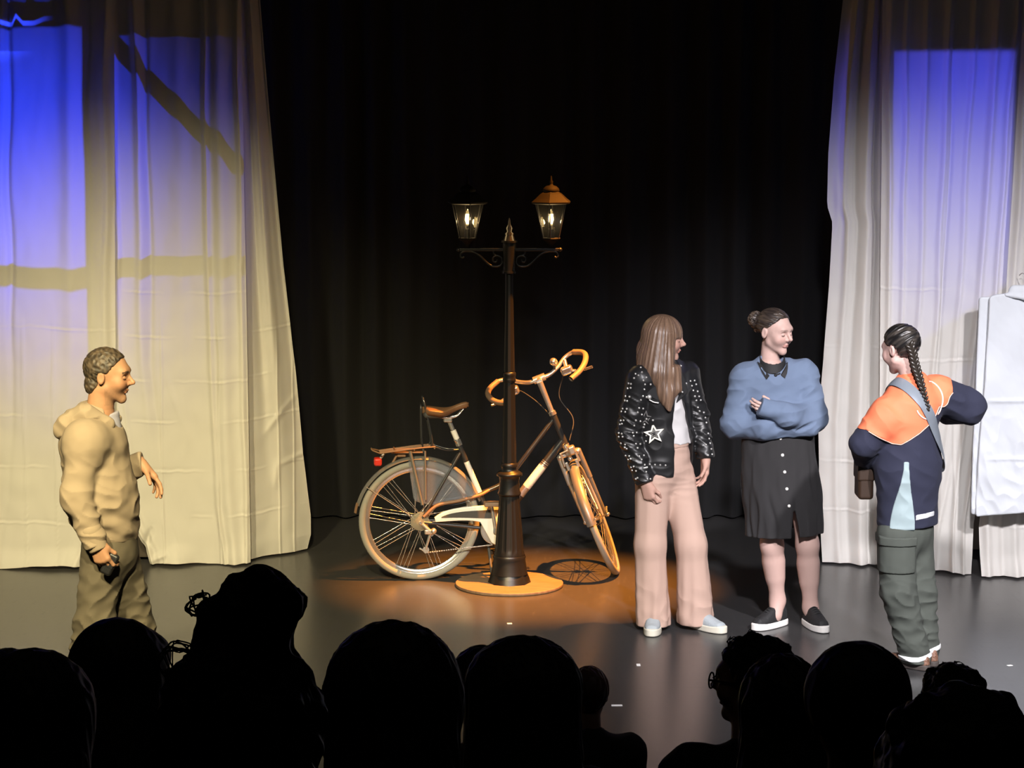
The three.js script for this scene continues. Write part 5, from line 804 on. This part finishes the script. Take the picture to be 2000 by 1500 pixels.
// ---------------------------------------------------------------- raked benches and the audience seen from behind
{
  const black = mat(lin(0.02, 0.02, 0.021), 0.95), rows = [[10.35, 1.27], [9.4, 1.0], [8.35, 0.77], [7.28, 0.51], [6.2, 0.18], [4.62, -0.14]];
  rows.forEach(([z, y], i) => {
    const n = (k) => 'floor_tier' + (k ? '_' + String(k).padStart(3, '0') : '');
    structure(n(i * 2), box(-4.58, 4.58, -1.6, y, z - 0.2, z + 0.34), black);
    structure(n(i * 2 + 1), box(-4.58, 4.58, -1.6, y - 0.43, z - (i === 5 ? 0.66 : 0.72), z - 0.2), black);
  });
  const skinC = [0.4, 0.25, 0.19];
  function spectator(o) {
    const [rz, ry] = rows[o.row], s = (o.top - ry) / 0.87 * (o.tall ?? 1), g = thing('person', o.label, 'person', [o.x, ry, rz + (o.dz || 0)], o.turn || 0, 'spectators');
    const T = (x, y, z) => [x * s, y * s, z * s], ht = o.top - ry, hs = o.hs ?? 0.95;
    const J = { pelvis: T(0, 0.11, 0.02), waist: T(0, 0.23, 0.03), chest: T(0, 0.4, 0.03), neck: T(0, 0.55, 0.0), head: [o.lean || 0, ht - 0.128 * hs - (o.hairTop ?? 0.012), -0.03], shL: T(-0.16, 0.5, 0.02), elL: T(-0.205, 0.26, -0.03), wrL: T(-0.1, 0.17, -0.27), shR: T(0.16, 0.5, 0.02), elR: T(0.205, 0.26, -0.03), wrR: T(0.1, 0.17, -0.27), hipL: T(-0.09, 0.09, -0.02), knL: T(-0.1, 0.1, -0.42), anL: [-0.1 * s, -0.36, -0.42 * s], hipR: T(0.09, 0.09, -0.02), knR: T(0.1, 0.1, -0.42), anR: [0.1 * s, -0.36, -0.42 * s] };
    const H = headMatrix(J.head, Math.PI + (o.yaw || 0), o.pitch || 0, 0, hs);
    part('body', bodyMesh(J, { face: [0, 0, 1, 1.35], skin: o.skin || skinC, headM: H, neckR: 0.052 * hs, hands: [handField(J.wrL, [0.3, -0.3, -0.9], [0.9, 0, 0.3], [0, -1, 0], 0.35, 0.9 * s), handField(J.wrR, [-0.3, -0.3, -0.9], [-0.9, 0, 0.3], [0, -1, 0], 0.35, 0.9 * s)] }), skinMat(), g);
    const topM = mat(o.cloth || lin(0.012, 0.012, 0.014), 0.95), up = union([...chain([J.chest, J.waist, J.pelvis], [0.165 * s, 0.16 * s, 0.16 * s], [0, 0, 1, 1.25]), cone(J.shL, J.shR, 0.072 * s), ...chain([J.shL, J.elL, J.wrL], [0.07 * s, 0.058 * s, 0.042 * s]), ...chain([J.shR, J.elR, J.wrR], [0.07 * s, 0.058 * s, 0.042 * s]), cone(J.chest, J.neck, 0.12 * s, 0.065 * s)], 0.04);
    part('sweater', netMesh((x, y, z) => smax(smax(up(x, y, z) - 0.006 * fold3(x * 6, y * 9, z * 6, o.x * 9), 0.06 * s - y, 0.01), -z - 0.25 * s, 0.01), [-0.36, 0.0, -0.34], [0.36, 0.66, 0.26], 0.013), topM, g);
    const legs = union([cone(J.hipL, J.hipR, 0.115 * s), ...chain([J.hipL, J.knL, J.anL], [0.1 * s, 0.075 * s, 0.06 * s]), ...chain([J.hipR, J.knR, J.anR], [0.1 * s, 0.075 * s, 0.06 * s])], 0.03);
    part('trousers', netMesh((x, y, z) => smax(legs(x, y, z), 0.006 - y + 0.6 * Math.max(0, -z - 0.2) * 4, 0.01), [-0.24, -0.46, -0.56], [0.24, 0.25, 0.2], 0.013), mat(lin(0.012, 0.013, 0.018), 0.95), g);
    for (const a of [J.anL, J.anR]) shoe(g, { at: [a[0], -0.43, a[2]], turn: Math.PI, length: 0.25, sole: 0.025, upper: topM, soleM: topM });
    const inv = H.clone().invert(), t = new THREE.Vector3(), w = o.hw / hs, dark = o.hair || [0.008, 0.007, 0.006], h0 = J.head;
    const cap = ellip([0, 0.03, -0.02], [Math.max(0.083, w), 0.1 + (o.hairTop ?? 0), Math.max(0.104, w)]), lumps = (o.lumps || []).map(([x, y, z, r]) => ellip([h0[0] + x, h0[1] + y, h0[2] + z], [r, r * 0.95, r]));
    const long = o.long ? union([cone([h0[0], h0[1] + 0.0, h0[2] + 0.02], [h0[0], h0[1] - o.long, 0.1], w * 0.97, w * (o.flare ?? 1.0), [0, 0, 1, 1.15])], 0.02) : null;
    const hf = (x, y, z) => {
      t.set(x, y, z).applyMatrix4(inv); let d = cap(t.x, t.y, t.z) * 0.9;
      const face = Math.max(0.045 - t.z, t.y - 0.06); d = smax(d, -Math.max(face, Math.abs(t.x) - 0.11), 0.012); if (!o.long) d = smax(d, -(t.y + (o.nape ?? 0.075) + 1.2 * Math.min(0, -t.z - 0.06)), 0.012);
      if (long) d = smin(d, Math.max(long(x, y, z), -(z + 0.045)), 0.03);
      for (const l of lumps) d = smin(d, l(x, y, z), 0.02);
      return d - (o.rough ?? 0.004) * (o.curl ? fold3(x * 30, y * 30, z * 30, o.x) : fold3(x * 26, y * 5, z * 26, o.x)) - (o.curl ? 0.009 * noise3(x * 16, y * 16, z * 16 + o.x) : 0);
    };
    const hairMesh = part('hair', netMesh(hf, [h0[0] - w - 0.16, h0[1] - (o.long || 0.1) - 0.1, h0[2] - 0.16], [h0[0] + w + 0.16, h0[1] + 0.34, h0[2] + 0.28], 0.0055), mat(lin(...dark), 0.6), g);
    for (const [x0, y0, z0, r, n, seed] of o.wisps || []) {             // loose curls standing off the head
      const R = rng(seed), l = []; for (let k = 0; k < n; k++) { const a = R() * 6.28, p = []; for (let i = 0; i < 7; i++) { const q = a + i * (0.7 + R() * 0.4); p.push([h0[0] + x0 + Math.cos(q) * r * (0.4 + 0.6 * R()), h0[1] + y0 + Math.sin(q) * r * (0.5 + 0.5 * R()), h0[2] + z0 + (R() - 0.5) * r]); } l.push(tube(p, 0.0012, 30, 4)); }
      part('loose_curls', merge(l), mat(lin(...dark), 0.6), hairMesh).userData.kind = 'stuff';
    }
    return { g, H, J };
  }
  spectator({ row: 0, x: -0.352, top: 2.105, hw: 0.098, hairTop: 0.012, long: 0.2, flare: 1.08, curl: true, rough: 0.003, label: 'spectator with thick curly hair piled into a high bun', lumps: [[0.032, 0.172, 0.02, 0.051], [0.03, 0.13, 0.02, 0.042], [-0.034, 0.158, 0.0, 0.02], [-0.018, 0.14, 0.01, 0.024]], wisps: [[-0.05, 0.165, 0.0, 0.02, 7, 3], [-0.078, 0.09, 0.0, 0.03, 8, 4]] });
  spectator({ row: 0, x: 0.585, top: 2.04, hw: 0.103, long: 0.25, flare: 1.35, curl: true, rough: 0.003, label: 'spectator with wide frizzy hair in the near corner under the white shirt' });
  spectator({ row: 1, x: -0.815, top: 1.862, hw: 0.098, rough: 0.003, long: 0.2, label: 'spectator in the near corner below the walking man' });
  spectator({ row: 1, x: -0.201, top: 1.905, dz: 0.02, hw: 0.112, hairTop: 0.02, long: 0.2, flare: 0.95, rough: 0.003, label: 'spectator with full rounded hair before the pool of amber light', lumps: [[-0.08, -0.05, 0.03, 0.045]] });
  spectator({ row: 1, x: 0.604, top: 1.852, dz: -0.1, hw: 0.094, rough: 0.0015, label: 'spectator with smooth round head below the wearer of the work jacket' });
  spectator({ row: 2, x: -0.851, top: 1.677, hw: 0.099, long: 0.3, flare: 1.15, rough: 0.0015, label: 'spectator with cap-like smooth hair right below the walking man', lumps: [[0.06, 0.035, -0.02, 0.05]] });
  spectator({ row: 2, x: 0.024, top: 1.63, hw: 0.12, long: 0.42, flare: 1.12, rough: 0.003, label: 'spectator with long smooth hair sitting below the lamp post board' });
  spectator({ row: 2, x: 0.585, top: 1.597, hw: 0.088, long: 0.34, flare: 1.3, label: 'spectator with long hair half hidden between a curly and a round head' });
  const gl = spectator({ row: 3, x: 0.628, top: 1.385, hw: 0.094, yaw: 1.15, curl: true, rough: 0.006, label: 'curly-haired spectator wearing glasses below the girl in the skirt', wisps: [[-0.045, 0.1, -0.02, 0.018, 3, 7], [0.0, 0.118, -0.02, 0.016, 3, 8]] });
  { const rim = mat(lin(0.01, 0.01, 0.01), 0.15), l = []; for (const s of [-1, 1]) l.push(new THREE.TorusGeometry(0.022, 0.0025, 6, 20).translate(s * 0.031, -0.002, 0.104), bar([s * 0.053, 0.004, 0.1], [s * 0.079, 0.006, -0.01], 0.003)); l.push(bar([-0.01, 0, 0.106], [0.01, 0, 0.106], 0.0025)); part('glasses', merge(l).applyMatrix4(gl.H), rim, gl.g); }
  spectator({ row: 3, x: -0.078, top: 1.36, hw: 0.09, rough: 0.002, label: 'spectator mostly hidden behind the long-haired head below the lamp' });
  spectator({ row: 4, x: -1.56, top: 1.09, hw: 0.1, label: 'spectator barely showing at the frame edge behind another head' });
  spectator({ row: 4, x: 1.366, top: 1.045, hw: 0.098, curl: true, rough: 0.006, label: 'spectator with short curly hair near the boots of the work jacket wearer', wisps: [[0.02, 0.095, -0.02, 0.028, 5, 9]] });
  spectator({ row: 5, x: 0.29, top: 0.64, hs: 0.86, hw: 0.074, yaw: 0.1, hair: [0.07, 0.03, 0.018], cloth: lin(0.05, 0.05, 0.055), label: 'small reddish-haired child sitting at the stage edge' });
}
// ---------------------------------------------------------------- hanging shirt and tape marks
{
  const t = thing('hanging_shirt', 'long white collared shirt hung flat in front of the white cloth', 'shirt', [2.87, 0, 0.15]);
  const linen = mat(lin(0.5, 0.525, 0.56), 0.9, { sheen: 0.1 });
  const zoff = (x, y) => 0.012 * noise2(x * 4 + 3, y * 2.2) + 0.006 * (1 - 2 * Math.abs(noise2(x * 6 + y * 3, y * 4 - x * 3))) * smooth(1.3, 0.6, y) + 0.0009 * noise2(x * 18 + y * 8, y * 10) + 0.007 * (ridge(y - 0.72, 0.012) + ridge(y - 1.05, 0.012)) * smooth(0.2, 0.1, Math.abs(x + 0.03));
  const slab = (w, top, bot, th) => (x, y, z) => smax(smax(Math.abs(x) - w(y), Math.max(y - top(x), bot(x) - y), 0.02), Math.abs(z - zoff(x, y)) - th, 0.012);
  const bf = slab((y) => lerp(0.245, 0.2, smooth(0.4, 1.6, y)), (x) => 1.668 - 0.1 * Math.abs(x) - 0.25 * Math.max(0, Math.abs(x) - 0.16), (x) => 0.39 + 0.09 * (x + 0.2), 0.014);
  const body = part('shirt_body', netMesh(bf, [-0.3, 0.33, -0.06], [0.3, 1.72, 0.07], 0.007), linen, t);
  part('collar', netMesh(union([cone([-0.055, 1.668, 0.005], [0.055, 1.668, 0.005], 0.036, 0.036, [0, 0, 1, 1.6]), cone([-0.105, 1.65, 0.016], [0, 1.634, 0.026], 0.011, 0.013), cone([0, 1.634, 0.026], [0.105, 1.65, 0.016], 0.013, 0.011)], 0.02), [-0.14, 1.58, -0.06], [0.14, 1.74, 0.07], 0.005), linen, t);
  for (const s of [-1, 1]) { const c = (y) => s * lerp(0.232, 0.2, smooth(0.45, 1.6, y)); part('sleeve', netMesh((x, y, z) => smax(smax(Math.abs(x - c(y)) - lerp(0.035, 0.05, smooth(0.5, 1.5, y)), Math.max(y - 1.635, 0.395 - y), 0.02), Math.abs(z + 0.03 - zoff(x + 1, y)) - 0.014, 0.012), [s > 0 ? 0.1 : -0.32, 0.34, -0.1], [s > 0 ? 0.32 : -0.1, 1.68, 0.06], 0.007), linen, t); }
  part('hanger', merge([tube([[-0.16, 1.6, 0], [-0.06, 1.645, 0], [0, 1.66, 0], [0.06, 1.645, 0], [0.16, 1.6, 0]], 0.008, 30, 8), tube([[0, 1.66, 0], [0, 1.72, 0], [0.02, 1.745, -0.01], [0.0, 1.765, -0.06], [-0.01, 1.75, -0.1]], 0.0025, 24, 6)]), mat(lin(0.4, 0.38, 0.34), 0.4), t);
  const tape = mat(lin(0.85, 0.84, 0.82), 0.7);
  const mark = (x, z, w, d, a, label) => single('floor_tape', rbox(w, 0.0012, d, 0.0005).rotateY(a).translate(x, 0.0009, z), tape, label, 'tape', 'white tape marks on the stage floor');
  mark(-0.013, 1.156, 0.026, 0.025, 0.1, 'white tape mark on the floor in front of the lamp board');
  mark(0.618, 2.053, 0.019, 0.045, 0.0, 'small square tape mark in the pale floor reflection');
  mark(0.479, 2.812, 0.05, 0.025, 0.02, 'long thin tape strip on the floor beside the child at the stage edge');
  mark(2.43, 2.063, 0.026, 0.02, 0.4, 'white tape scrap on the grey floor beyond the work trousers');
}
// ----------------------------------------------------------------
scene.traverse((o) => { if (o.isMesh) { o.castShadow = true; o.receiveShadow = true; } });
renderer.render(scene, camera);
